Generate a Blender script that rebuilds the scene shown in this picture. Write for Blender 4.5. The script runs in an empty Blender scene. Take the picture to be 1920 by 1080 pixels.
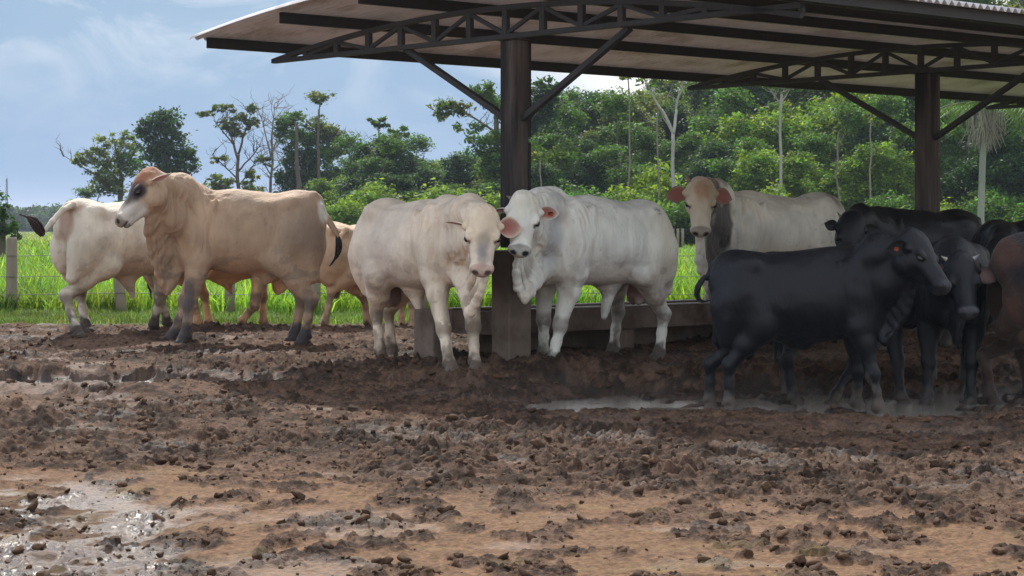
import bpy, math, random
import numpy as np
from mathutils import Vector

# ------------------------------------------------------------------ camera, sky, sun, exposure
SC = bpy.context.scene
COL = SC.collection
F = 4160.0            # focal length in pixels of a 1920 px wide picture
H = 1.18              # camera height
HY = 425.0            # image row of the horizon
cam_d = bpy.data.cameras.new("camera"); cam = bpy.data.objects.new("camera", cam_d); COL.objects.link(cam)
cam.location = (0, 0, H); cam.rotation_euler = (math.radians(90), 0, 0)
cam_d.sensor_width = 36; cam_d.lens = 36 * F / 1920; cam_d.shift_y = -(540 - HY) / 1920
cam_d.clip_start = .1; cam_d.clip_end = 9000
SC.camera = cam
SC.render.engine = 'CYCLES'
SC.cycles.max_bounces = 6; SC.cycles.transparent_max_bounces = 6; SC.cycles.diffuse_bounces = 3
SC.cycles.glossy_bounces = 3; SC.cycles.transmission_bounces = 3; SC.cycles.volume_bounces = 0
SC.cycles.caustics_reflective = False; SC.cycles.caustics_refractive = False
SC.view_settings.view_transform = 'Standard'; SC.view_settings.look = 'None'
SC.view_settings.gamma = 1; SC.view_settings.exposure = EXPOSURE = 0.58
SC.view_settings.use_curve_mapping = False

SUN_EL = math.radians(46); SUN_AZ = math.radians(-11)
sun_d = bpy.data.lights.new("sun", 'SUN'); sun = bpy.data.objects.new("sun", sun_d); COL.objects.link(sun)
sun_d.energy = 3.2; sun_d.angle = math.radians(.6); sun_d.color = (1, .95, .87)
sv = Vector((math.sin(SUN_AZ) * math.cos(SUN_EL), math.cos(SUN_AZ) * math.cos(SUN_EL), math.sin(SUN_EL)))
sun.rotation_euler = sv.to_track_quat('Z', 'Y').to_euler()

world = bpy.data.worlds.new("World"); SC.world = world; world.use_nodes = True
nt = world.node_tree; nt.nodes.clear()
def N(t, typ, **kw):
    n = t.nodes.new(typ)
    for k, v in kw.items():
        if k in ('ins',):
            for a, b in v.items(): n.inputs[a].default_value = b
        else: setattr(n, k, v)
    return n
sky = N(nt, 'ShaderNodeTexSky', sky_type='NISHITA', sun_disc=False, sun_elevation=SUN_EL, sun_rotation=SUN_AZ,
        altitude=150, air_density=1.0, dust_density=.6, ozone_density=2.2)
tc = N(nt, 'ShaderNodeTexCoord')
mp = N(nt, 'ShaderNodeMapping'); mp.inputs['Scale'].default_value = (1, 1, 2.6); mp.inputs['Location'].default_value = (.35, .2, .1)
nz = N(nt, 'ShaderNodeTexNoise', ins={'Scale': 5.0, 'Detail': 8.0, 'Roughness': .55, 'Distortion': .4})
# clouds: soft grey-blue rain cloud everywhere low, a white bank to the right of the middle
sep = N(nt, 'ShaderNodeSeparateXYZ')
nt.links.new(tc.outputs['Generated'], sep.inputs[0])
nt.links.new(tc.outputs['Generated'], mp.inputs['Vector']); nt.links.new(mp.outputs[0], nz.inputs['Vector'])
def math_n(t, op, a, b=None, c=None, clamp=False):
    n = t.nodes.new('ShaderNodeMath'); n.operation = op; n.use_clamp = clamp
    for i, v in enumerate((a, b, c)):
        if v is None: continue
        if isinstance(v, (int, float)): n.inputs[i].default_value = v
        else: t.links.new(v, n.inputs[i])
    return n.outputs[0]
def mix_n(t, fac, a, b, blend='MIX'):
    n = t.nodes.new('ShaderNodeMix'); n.data_type = 'RGBA'; n.blend_type = blend; n.clamp_factor = True
    for i, v in ((0, fac), (6, a), (7, b)):
        if isinstance(v, (int, float)): n.inputs[i].default_value = v
        elif isinstance(v, (tuple, list)): n.inputs[i].default_value = tuple(v) + ((1,) if len(v) == 3 else ())
        else: t.links.new(v, n.inputs[i])
    return n.outputs[2]
# rain cloud colours (values are divided by the background strength)
STR = .15
xx = math_n(nt, 'ADD', sep.outputs['X'], 0.0)
yy = math_n(nt, 'MAXIMUM', sep.outputs['Y'], .05)
az = math_n(nt, 'DIVIDE', xx, yy)
el = sep.outputs['Z']
deep = (.128/STR, .240/STR, .41/STR); pale = (.32/STR, .42/STR, .52/STR); white = (.78/STR, .78/STR, .76/STR)
e1 = math_n(nt, 'MULTIPLY_ADD', el, 7.0, 0.02, clamp=True)
nsoft = math_n(nt, 'MULTIPLY_ADD', nz.outputs['Fac'], 3.0, -1.25, clamp=True)
t1 = math_n(nt, 'MULTIPLY', math_n(nt, 'ADD', e1, math_n(nt, 'MULTIPLY_ADD', az, 1.2, .22)), math_n(nt, 'MULTIPLY_ADD', nsoft, .6, .7), clamp=True)
c1 = mix_n(nt, t1, deep, pale)
w1 = math_n(nt, 'MULTIPLY_ADD', az, 9.0, .55)                      # white bank starts right of az -0.03
w2 = math_n(nt, 'MULTIPLY_ADD', nz.outputs['Fac'], 3.4, -1.7)
w3 = math_n(nt, 'MULTIPLY_ADD', el, 9.0, -.55)
wfa = math_n(nt, 'ADD', math_n(nt, 'ADD', w1, w2), w3, clamp=True)
mp2 = N(nt, 'ShaderNodeMapping'); mp2.inputs['Scale'].default_value = (1, 1, 2.2); mp2.inputs['Location'].default_value = (.9, .1, .4)
nz2 = N(nt, 'ShaderNodeTexNoise', ins={'Scale': 11.0, 'Detail': 9.0, 'Roughness': .6, 'Distortion': .7}); nt.links.new(tc.outputs['Generated'], mp2.inputs[0]); nt.links.new(mp2.outputs[0], nz2.inputs['Vector'])
wfb = math_n(nt, 'MULTIPLY', math_n(nt, 'MULTIPLY_ADD', nz2.outputs['Fac'], 5.0, -2.35, clamp=True), math_n(nt, 'MULTIPLY_ADD', el, 14.0, -.35, clamp=True))   # wisps high in the frame
wf = math_n(nt, 'MAXIMUM', wfa, math_n(nt, 'MULTIPLY', wfb, .55))
c2 = mix_n(nt, wf, c1, white)
up = math_n(nt, 'MULTIPLY_ADD', el, 3.2, -.75, clamp=True)         # high up and behind the camera: plain sky plus added white fill
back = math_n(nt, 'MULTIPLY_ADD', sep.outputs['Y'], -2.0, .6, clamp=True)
cb = mix_n(nt, math_n(nt, 'MULTIPLY_ADD', nz.outputs['Fac'], 3.0, -1.0, clamp=True), sky.outputs[0], (1.0/STR, .98/STR, .95/STR))   # unseen white cloud added overhead and behind to brighten shaded fronts
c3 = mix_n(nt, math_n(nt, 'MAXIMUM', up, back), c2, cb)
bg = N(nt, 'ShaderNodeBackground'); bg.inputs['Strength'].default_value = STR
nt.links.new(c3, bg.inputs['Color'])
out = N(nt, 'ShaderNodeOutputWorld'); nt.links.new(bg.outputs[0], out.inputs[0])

# ------------------------------------------------------------------ helpers
rng = np.random.default_rng(7)
def lin(r, g, b):
    return tuple(((c / 255) / 12.92 if c / 255 <= .04045 else ((c / 255 + .055) / 1.055) ** 2.4) for c in (r, g, b))
def hash3(ix, iy, iz, seed=0):
    n = (ix * 73856093) ^ (iy * 19349663) ^ (iz * 83492791) ^ (seed * 2654435761)
    n = (n ^ (n >> 13)) & 0xffffffff
    n = (n * 1274126177) & 0xffffffff
    n = (n ^ (n >> 16)) & 0xffffffff
    n = (n * 2246822519) & 0xffffffff
    return ((n ^ (n >> 15)) & 0xffffff) / float(0xffffff)
def vn(p, seed=0):
    """value noise in 0..1, p is (n,2|3)"""
    if p.shape[1] == 2: p = np.column_stack((p, np.zeros(len(p))))
    i = np.floor(p).astype(np.int64); f = p - i; f = f * f * (3 - 2 * f)
    r = 0
    for dx in (0, 1):
        wx = f[:, 0] if dx else 1 - f[:, 0]
        for dy in (0, 1):
            wy = f[:, 1] if dy else 1 - f[:, 1]
            for dz in (0, 1):
                wz = f[:, 2] if dz else 1 - f[:, 2]
                r = r + wx * wy * wz * hash3(i[:, 0] + dx, i[:, 1] + dy, i[:, 2] + dz, seed)
    return r
def vn2(x, y, seed=0):
    ix = np.floor(x).astype(np.int64); iy = np.floor(y).astype(np.int64)
    fx = x - ix; fy = y - iy; fx = fx * fx * (3 - 2 * fx); fy = fy * fy * (3 - 2 * fy)
    h = lambda a, b: hash3(ix + a, iy + b, ix * 0, seed)
    return (h(0, 0) * (1 - fx) + h(1, 0) * fx) * (1 - fy) + (h(0, 1) * (1 - fx) + h(1, 1) * fx) * fy
def fbm2(x, y, oct=4, seed=0, gain=.5):
    r = 0; a = 1; tot = 0
    for o in range(oct):
        r = r + a * vn2(x * 2 ** o, y * 2 ** o, seed + o); tot += a; a *= gain
    return r / tot
def fbm(p, oct=3, seed=0, gain=.5):
    r = 0; a = 1; tot = 0
    for o in range(oct):
        r = r + a * vn(p * 2 ** o, seed + o); tot += a; a *= gain
    return r / tot
def worley(x, y, seed=0):
    ix = np.floor(x).astype(np.int64); iy = np.floor(y).astype(np.int64)
    d = np.full(x.shape, 9.0); z = ix * 0
    for a in (-1, 0, 1):
        for b in (-1, 0, 1):
            cx = ix + a + hash3(ix + a, iy + b, z, seed); cy = iy + b + hash3(ix + a, iy + b, z, seed + 5)
            d = np.minimum(d, (cx - x) ** 2 + (cy - y) ** 2)
    return np.sqrt(d)
def sst(a, b, x):
    t = np.clip((x - a) / (b - a), 0, 1); return t * t * (3 - 2 * t)

def mk(name, verts, faces, mat, parent=None, col=None, smooth=True, extra=None):
    """verts (n,3); faces: list of int arrays (m,k)"""
    verts = np.asarray(verts, dtype=np.float64).reshape(-1, 3)
    if not isinstance(faces, list): faces = [faces]
    faces = [np.asarray(f, dtype=np.int32) for f in faces if len(f)]
    me = bpy.data.meshes.new(name)
    me.vertices.add(len(verts)); me.vertices.foreach_set('co', verts.ravel())
    nl = sum(f.size for f in faces); nf = sum(len(f) for f in faces)
    me.loops.add(nl); me.loops.foreach_set('vertex_index', np.concatenate([f.ravel() for f in faces]))
    st = []; o = 0
    for f in faces:
        k = f.shape[1]; st.append(o + np.arange(len(f)) * k); o += f.size
    me.polygons.add(nf); me.polygons.foreach_set('loop_start', np.concatenate(st).astype(np.int32))
    me.update(calc_edges=True)
    me.polygons.foreach_set('use_smooth', np.full(nf, smooth, dtype=bool))
    if col is not None:
        a = me.color_attributes.new('Col', 'FLOAT_COLOR', 'POINT')
        c = np.ones((len(verts), 4)); c[:, :3] = col
        a.data.foreach_set('color', c.ravel())
    if extra:
        for k, v in extra.items():
            a = me.attributes.new(k, 'FLOAT', 'POINT'); a.data.foreach_set('value', np.asarray(v, dtype=np.float32))
    if mat: me.materials.append(mat)
    o = bpy.data.objects.new(name, me); COL.objects.link(o)
    if parent: o.parent = parent
    return o
def tag(o, label=None, cat=None, group=None, kind=None):
    if label: o['label'] = label
    if cat: o['category'] = cat
    if group: o['group'] = group
    if kind: o['kind'] = kind
    return o
def empty(name, loc=(0, 0, 0), rz=0, **kw):
    o = bpy.data.objects.new(name, None); COL.objects.link(o); o.location = loc; o.rotation_euler = (0, 0, rz)
    o.empty_display_size = .2
    return tag(o, **kw)
class MB:
    def __init__(s): s.v = []; s.f = {3: [], 4: []}; s.c = []; s.n = 0
    def add(s, v, f, c=None):
        v = np.asarray(v, float).reshape(-1, 3); f = np.asarray(f, int)
        s.f.setdefault(f.shape[1], []).append(f + s.n); s.v.append(v); s.n += len(v)
        if c is not None: s.c.append(np.broadcast_to(np.asarray(c, float), (len(v), 3)))
        return s
    def build(s, name, mat, parent=None, smooth=True):
        fs = [np.vstack(x) for x in s.f.values() if x]
        return mk(name, np.vstack(s.v), fs, mat, parent, np.vstack(s.c) if s.c else None, smooth)
    def box(s, c, ax, ay, az, c3=None, jit=0):
        """box centre c, half-axis vectors; edges bevelled a little"""
        c, ax, ay, az = map(lambda q: np.asarray(q, float), (c, ax, ay, az))
        la, lb, lc = [np.linalg.norm(q) for q in (ax, ay, az)]
        b = min(.12 * min(la, lb, lc), .012)
        vs = []
        for sx in (-1, 1):
            for sy in (-1, 1):
                for sz in (-1, 1):
                    for k in range(3):
                        q = [1 - b / la, 1 - b / lb, 1 - b / lc]; q[k] = 1
                        # vertex lying on face k
                        vs.append(c + ax * sx * q[0] + ay * sy * q[1] + az * sz * q[2])
        idx = lambda sx, sy, sz, k: ((sx * 2 + sy) * 2 + sz) * 3 + k
        q4 = []; q3 = []
        for sg in (0, 1):
            for k in range(3):
                o = [(0, 0), (1, 0), (1, 1), (0, 1)]
                loop = []
                for (a, b_) in o:
                    ss = [0, 0, 0]; ss[k] = sg; ss[(k + 1) % 3] = a; ss[(k + 2) % 3] = b_
                    loop.append(idx(*ss, k))
                q4.append(loop if sg else loop[::-1])
        for k in range(3):                      # edges along axis k
            a1, a2 = (k + 1) % 3, (k + 2) % 3
            for s1 in (0, 1):
                for s2 in (0, 1):
                    ss0 = [0, 0, 0]; ss0[a1] = s1; ss0[a2] = s2; ss1 = list(ss0); ss1[k] = 1
                    l = [idx(*ss0, a1), idx(*ss1, a1), idx(*ss1, a2), idx(*ss0, a2)]
                    q4.append(l if s1 == s2 else l[::-1])
        for sx in (0, 1):
            for sy in (0, 1):
                for sz in (0, 1):
                    l = [idx(sx, sy, sz, k) for k in range(3)]
                    q3.append(l if (sx + sy + sz) % 2 else l[::-1])
        n0 = s.n
        s.add(vs, q4, c3); s.f[3].append(np.asarray(q3) + n0)
        return s
    def bar(s, p, q, w, h, up=(0, 0, 1), c3=None):
        p, q, up = map(lambda t: np.asarray(t, float), (p, q, up)); d = q - p; L = np.linalg.norm(d); d /= L
        sd = np.cross(d, up); sd /= np.linalg.norm(sd); u2 = np.cross(sd, d)
        return s.box((p + q) / 2, d * L / 2, sd * w / 2, u2 * h / 2, c3)
    def tube(s, pts, rad, n=8, c3=None, cap=True):
        pts = np.asarray(pts, float); rad = np.broadcast_to(np.asarray(rad, float), (len(pts),))
        t = np.gradient(pts, axis=0); t /= np.linalg.norm(t, axis=1)[:, None] + 1e-9
        ref = np.array([0, 0, 1.]) if abs(t[0][2]) < .9 else np.array([1., 0, 0])
        a = np.cross(t, ref); a /= np.linalg.norm(a, axis=1)[:, None] + 1e-9; b = np.cross(t, a)
        an = np.linspace(0, 2 * math.pi, n, endpoint=False)
        v = pts[:, None, :] + rad[:, None, None] * (np.cos(an)[None, :, None] * a[:, None, :] + np.sin(an)[None, :, None] * b[:, None, :])
        v = v.reshape(-1, 3); m = len(pts)
        i = np.arange(m - 1)[:, None] * n; j = np.arange(n)[None, :]; k = (j + 1) % n
        f = np.stack((i + j, i + n + j, i + n + k, i + k), -1).reshape(-1, 4)
        n0 = s.n
        s.add(v, f, c3)
        if cap:
            s.add([pts[0], pts[-1]], np.zeros((0, 3), int), c3 if c3 is None or np.ndim(c3) == 1 else np.asarray(c3)[[0, -1]])
            jj = np.arange(n); kk = (jj + 1) % n
            s.f[3].append(np.stack((np.full(n, n0 + m * n), n0 + jj, n0 + kk), -1))
            s.f[3].append(np.stack((np.full(n, n0 + m * n + 1), n0 + (m - 1) * n + kk, n0 + (m - 1) * n + jj), -1))
        return s
def W(px, py, Y):
    return np.array([(px - 960) / F * Y, Y, H + (HY - py) / F * Y])

def mat_new(name):
    m = bpy.data.materials.new(name); m.use_nodes = True; t = m.node_tree
    return m, t, t.nodes['Principled BSDF'], t.nodes['Material Output']
def mat_col(name, rough=.8, color=None, attr=True, nscale=8, namt=.25, bump=0, bscale=40, transl=0, transl_tint=(1, 1, 1), spec=.5, stretch=(1, 1, 1), sheen=0, dark=None, dscale=2, damt=0):
    """base colour from the vertex attribute or a constant, broken up by noise; optional bump and translucency"""
    m, t, b, o = mat_new(name)
    if attr: c = N(t, 'ShaderNodeVertexColor', layer_name='Col').outputs[0]
    else:
        r = N(t, 'ShaderNodeRGB'); r.outputs[0].default_value = tuple(color) + (1,); c = r.outputs[0]
    tcn = N(t, 'ShaderNodeTexCoord'); mpn = N(t, 'ShaderNodeMapping'); mpn.inputs['Scale'].default_value = stretch
    t.links.new(tcn.outputs['Object'], mpn.inputs[0])
    if namt:
        n1 = N(t, 'ShaderNodeTexNoise', ins={'Scale': nscale, 'Detail': 6.0, 'Roughness': .65}); t.links.new(mpn.outputs[0], n1.inputs['Vector'])
        f = math_n(t, 'MULTIPLY_ADD', n1.outputs['Fac'], namt * 2.4, 1 - namt * 1.2)
        v = N(t, 'ShaderNodeVectorMath', operation='SCALE'); t.links.new(c, v.inputs[0]); t.links.new(f, v.inputs['Scale']); c = v.outputs[0]
    if dark is not None:
        n3 = N(t, 'ShaderNodeTexNoise', ins={'Scale': dscale, 'Detail': 5.0, 'Roughness': .6}); t.links.new(mpn.outputs[0], n3.inputs['Vector'])
        f = math_n(t, 'MULTIPLY_ADD', n3.outputs['Fac'], 5.0, -2.5 + damt, clamp=True)
        c = mix_n(t, f, c, dark)
    t.links.new(c, b.inputs['Base Color']); b.inputs['Roughness'].default_value = rough
    b.inputs['Specular IOR Level'].default_value = spec
    if sheen: b.inputs['Sheen Weight'].default_value = sheen; b.inputs['Sheen Roughness'].default_value = .5
    if bump:
        n2 = N(t, 'ShaderNodeTexNoise', ins={'Scale': bscale, 'Detail': 5.0, 'Roughness': .6}); t.links.new(mpn.outputs[0], n2.inputs['Vector'])
        bp = N(t, 'ShaderNodeBump', ins={'Strength': 1.0, 'Distance': bump}); t.links.new(n2.outputs['Fac'], bp.inputs['Height']); t.links.new(bp.outputs[0], b.inputs['Normal'])
    if transl:
        tr = N(t, 'ShaderNodeBsdfTranslucent'); mm = mix_n(t, 1.0, c, transl_tint, 'MULTIPLY'); t.links.new(mm, tr.inputs[0])
        mx = N(t, 'ShaderNodeMixShader'); mx.inputs[0].default_value = transl
        t.links.new(b.outputs[0], mx.inputs[1]); t.links.new(tr.outputs[0], mx.inputs[2]); t.links.new(mx.outputs[0], o.inputs[0])
    return m

# ------------------------------------------------------------------ ground
def base_z(x, y):
    """large shape of the yard"""
    s = sst(19.35, 16.9, y + 1.0 * sst(.2, 1.2, x) * -1.0)
    z = -.19 * s
    z = z + .05 * sst(21.5, 23, y) * sst(27, 24, y)
    # the wet hollow on the right, the small one on the left
    return z
def puddle_r(x, y):
    edge = (fbm2(x * 1.3, y * 1.3, 4, 60) - .5) * 1.0
    return sst(.55, -.25, np.abs((y - 17.4 - .05 * (x - 2)) / .88) - 1 + edge * 1.3 + .45 * sst(.9, -.6, x)) * sst(-.4, .5, x)
def puddle_l(x, y):
    edge = (fbm2(x * 2.2, y * 2.2, 4, 70) - .5)
    return sst(.3, -.2, np.abs((y - 18.3) / .32) - 1 + edge * .8 + .8 * sst(.55, .8, np.abs(x + 3.55)))
def wet_f(x, y):
    """shallow water among clods in the near left corner"""
    e = (fbm2(x * 1.6 + 9, y * 1.6, 4, 80) - .5) * 1.6
    d = (x + 1.45) / .75 + (y - 9.6) / 3.2 * .9
    return sst(.35, -.35, d + e) * sst(12.6, 11.2, y)
GX0 = -.2
def ground_fields(x, y):
    z = base_z(x, y)
    near = sst(12.3, 10.6, y + .25 * (x) + (fbm2(x * .9, y * .5, 3, 3) - .5) * 3.4)      # sandy firm ground near the camera
    rough = 1 - near
    # clods: several sizes of lumps, warped
    wx = x + (fbm2(x * 9, y * 9, 3, 11) - .5) * .12; wy = y + (fbm2(x * 9 + 7, y * 9, 3, 12) - .5) * .12
    l1 = np.clip(1 - worley(wx * 8, wy * 8, 21) / .72, 0, 1)
    l2 = np.clip(1 - worley(wx * 17, wy * 17, 22) / .72, 0, 1)
    l3 = np.clip(1 - worley(wx * 36, wy * 36, 23) / .72, 0, 1)
    patch = sst(.42, .62, fbm2(x * 1.25, y * .95, 4, 31))
    patch2 = sst(.50, .60, fbm2(x * 3.1, y * 2.4, 4, 33))
    pn = sst(.47, .56, fbm2(x * 5.2, y * 4.2, 4, 37) + .34 * (fbm2(x * 1.1, y * .9, 3, 35) - .5))
    cover = np.clip(rough * (.90 + .3 * patch) + near * (pn * .95 + .12), 0, 1)
    wq = worley(x * 3.6 + (fbm2(x * 4, y * 4, 2, 44) - .5) * .8, y * 3.6 + (fbm2(x * 4 + 5, y * 4, 2, 45) - .5) * .8, 46) / 3.6
    hoof = (.030 * np.exp(-((wq - .085) / .022) ** 2) - .035 * np.exp(-(wq / .06) ** 2)) * (vn2(x * 1.5, y * 1.5, 47) > .35) * (rough * .9 + .25)
    l1 = l1 * (vn2(wx * 8 + 3, wy * 8, 28) > .45)
    lum = (l1 * .050 * patch * (.5 + .5 * rough) + l2 * .028 + l3 * .012) * (.45 + 1.1 * fbm2(x * 20, y * 20, 2, 29))
    amp = .42 + .5 * sst(.35, .65, fbm2(x * .8 + 4, y * .5, 3, 48)) * rough + .25 * near
    lum = lum * cover * amp + (fbm2(x * 38, y * 38, 3, 41, .7) - .5) * (.013 * cover + .008)
    hoof = hoof * .7
    lum = lum + np.maximum(hoof, 0) * .5
    und = hoof + (fbm2(x * .7, y * .7, 3, 51) - .5) * .05 * (.4 + .6 * rough) + (fbm2(x * 2.4, y * 2.4, 3, 52) - .5) * .035 * cover
    # mounds on the left and a low bank behind the right puddle
    def mound(cx, cy, rx, ry, h): return h * np.exp(-((x - cx) / rx) ** 2 - ((y - cy) / ry) ** 2)
    mo = mound(-3.5, 17.80, 1.5, .17, .045) + mound(-3.35, 15.0, .42, .22, .13) + mound(-2.15, 14.9, .3, .14, .08) + mound(-2.0, 14.2, .2, .12, .05) + mound(-3.0, 13.4, .6, .2, .06) + mound(.9, 18.75, 1.3, .35, .09) + mound(2.6, 18.9, 1.2, .35, .07)
    pr = puddle_r(x, y); pl = puddle_l(x, y); wf_ = wet_f(x, y)
    g = sst(25.2, 26.6, y + (fbm2(x * .8, y * .8, 3, 90) - .5) * 2.2 - .25 * np.abs(x) * 0)
    z = z + (lum * (1 - .6 * np.maximum(pr, pl)) + und + mo) * (1 - .85 * g)
    isl = sst(.50, .68, fbm2(x * 3.2, y * 2.6, 3, 49)); z = z - pr * (.095 - .075 * isl) - pl * .11 - wf_ * .05 * (1 - .5 * patch2)
    return z, cover, lum, pr, pl, wf_, g, near
def ground_z(x, y):
    x = np.atleast_1d(np.float64(x)); y = np.atleast_1d(np.float64(y))
    return float((base_z(x, y) + (fbm2(x * .7, y * .7, 3, 51) - .5) * .03 - puddle_r(x, y) * .05)[0])
WATER_R = -.216; WATER_L = -.120; WATER_N = -.246

def build_ground():
    ys = [1.5, 3, 5, 6.5, 7.5]
    y = 8.2
    while y < 31: ys.append(y); y += .0095 * (y / 8.5) ** 1.25
    while y < 6000: ys.append(y); y *= 1.06
    ys = np.array(ys)
    t = np.concatenate((np.array([-30000, -12000, -6000, -3000, -1500.]), np.arange(-700, 2620, 3.4), np.array([3500, 5000, 8000, 14000, 32000.])))
    T, Yg = np.meshgrid((t - 960) / F, ys)
    X = T * Yg
    # jitter
    jit = (rng.random(X.shape) - .5) * .004 * (Yg < 31)
    x = (X + jit).ravel(); y = Yg.ravel()
    z = np.zeros_like(x); n = len(x)
    cover = np.zeros(n); lum = np.zeros(n); pr = np.zeros(n); pl = np.zeros(n); wf_ = np.zeros(n); g = np.ones(n); near = np.zeros(n)
    m = (y < 33) & (np.abs(x / y) < .6)
    z[m], cover[m], lum[m], pr[m], pl[m], wf_[m], g[m], near[m] = ground_fields(x[m], y[m])
    m2 = y <= 8; z[m2] = -.2
    m3 = (~m) & (y < 19); z[m3] = base_z(x[m3], y[m3])
    g[~m] = (y[~m] > 26).astype(float)
    far = y > 33
    z[far] = 0
    sand = np.array(lin(166, 129, 97)) * .60; mud = np.array(lin(114, 93, 77)); mudd = np.array(lin(62, 50, 42)); red = np.array(lin(112, 84, 68))
    sh = fbm2(x * 1.7, y * 1.7, 4, 101); fine = fbm2(x * 45, y * 45, 2, 102)
    cover = np.clip(cover + .55 * sst(.45, .65, fbm2(x * 22, y * 17, 3, 109)) * near * sst(.3, .6, fbm2(x * 2.6, y * 2.2, 3, 110)), 0, 1)
    c = sand[None] * (1 - cover[:, None]) + (mud[None] * (1 - sh[:, None]) + red[None] * sh[:, None]) * cover[:, None]
    # the lumps are darker, fresh dung and wet soil
    k = sst(.004, .020, lum)[:, None] * (.35 + .65 * sst(.35, .6, fbm2(x * 6, y * 6, 3, 104)))[:, None]
    c = c * (1 - k) + mudd * k
    wetc = np.clip(pr + pl + wf_ * .8, 0, 1)[:, None]
    c = c * (1 - wetc * .5)
    c *= (.50 + 1.0 * fine)[:, None]
    dry = sst(.66, .74, fbm2(x * 3.1 + 3, y * 7.1, 4, 105))[:, None] * near[:, None] * .3
    c = c * (1 - dry) + np.array(lin(165, 145, 100)) * dry * .7
    gr = np.array(lin(92, 104, 48)); c = c * (1 - g[:, None]) + gr * g[:, None] * (.7 + .6 * sh[:, None])
    wet = np.clip(.22 * sst(.58, .70, fbm2(x * 1.4 + 20, y * 1.9, 4, 107)) * (1 - g) + .72 * wf_ * sst(.40, .55, fbm2(x * 4.5, y * 3.6, 4, 111)) + .5 * pr + .5 * pl, 0, 1)
    nx = len(t); ny = len(ys)
    i = np.arange(ny - 1)[:, None] * nx; j = np.arange(nx - 1)[None]
    f = np.stack((i + j, i + j + 1, i + nx + j + 1, i + nx + j), -1).reshape(-1, 4)
    m_, t_, b, o = mat_new('mud')
    vc = N(t_, 'ShaderNodeVertexColor', layer_name='Col'); tc_ = N(t_, 'ShaderNodeTexCoord')
    n1 = N(t_, 'ShaderNodeTexNoise', ins={'Scale': 60.0, 'Detail': 6.0, 'Roughness': .7}); t_.links.new(tc_.outputs['Object'], n1.inputs['Vector'])
    fct = math_n(t_, 'MULTIPLY_ADD', n1.outputs['Fac'], 2.0, .0)
    v = N(t_, 'ShaderNodeVectorMath', operation='SCALE'); t_.links.new(vc.outputs[0], v.inputs[0]); t_.links.new(fct, v.inputs['Scale'])
    t_.links.new(v.outputs[0], b.inputs['Base Color'])
    at = N(t_, 'ShaderNodeAttribute', attribute_name='wet')
    rgh = math_n(t_, 'MULTIPLY_ADD', at.outputs['Fac'], -.75, .84)
    rg2 = math_n(t_, 'ADD', rgh, math_n(t_, 'MULTIPLY_ADD', n1.outputs['Fac'], .3, -.15), clamp=True); t_.links.new(rg2, b.inputs['Roughness'])
    t_.links.new(math_n(t_, 'MULTIPLY_ADD', at.outputs['Fac'], .9, .12), b.inputs['Specular IOR Level'])
    bp = N(t_, 'ShaderNodeBump', ins={'Strength': 1.0, 'Distance': .016}); t_.links.new(n1.outputs['Fac'], bp.inputs['Height']); t_.links.new(bp.outputs[0], b.inputs['Normal'])
    o = mk('ground', np.column_stack((x, y, z)), f, m_, col=np.clip(c, 0, 1), extra={'wet': wet})
    tag(o, 'churned brown mud yard running out to grass', 'ground', kind='structure')
build_ground()

def water(name, x0, x1, y0, y1, z, label, rough=.05, RIP=.007, col=(.27, .24, .21)):
    m, t, b, o = mat_new(name)
    b.inputs['Base Color'].default_value = col + (1,); b.inputs['Roughness'].default_value = rough; b.inputs['Specular IOR Level'].default_value = 1.0
    b.inputs['IOR'].default_value = 1.45
    tc_ = N(t, 'ShaderNodeTexCoord'); n1 = N(t, 'ShaderNodeTexNoise', ins={'Scale': 14.0, 'Detail': 5.0, 'Roughness': .65}); t.links.new(tc_.outputs['Object'], n1.inputs['Vector'])
    bp = N(t, 'ShaderNodeBump', ins={'Strength': 1.0, 'Distance': RIP}); t.links.new(n1.outputs['Fac'], bp.inputs['Height']); t.links.new(bp.outputs[0], b.inputs['Normal'])
    ob = mk(name, [(x0, y0, z), (x1, y0, z), (x1, y1, z), (x0, y1, z)], np.array([[0, 1, 2, 3]]), m)
    tag(ob, label, 'puddle', kind='structure')
water('puddle_water', -.3, 6.5, 15.7, 18.7, WATER_R, 'shallow muddy puddle under the black bulls')
water('puddle_water', -4.6, -2.6, 17.88, 19.0, WATER_L, 'small bright puddle on the left of the yard')
water('puddle_water', -4.2, .1, 8.3, 12.2, WATER_N, 'wet sheet of water among clods in the near left corner', rough=.35, RIP=.03, col=(.2, .15, .11))

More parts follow.
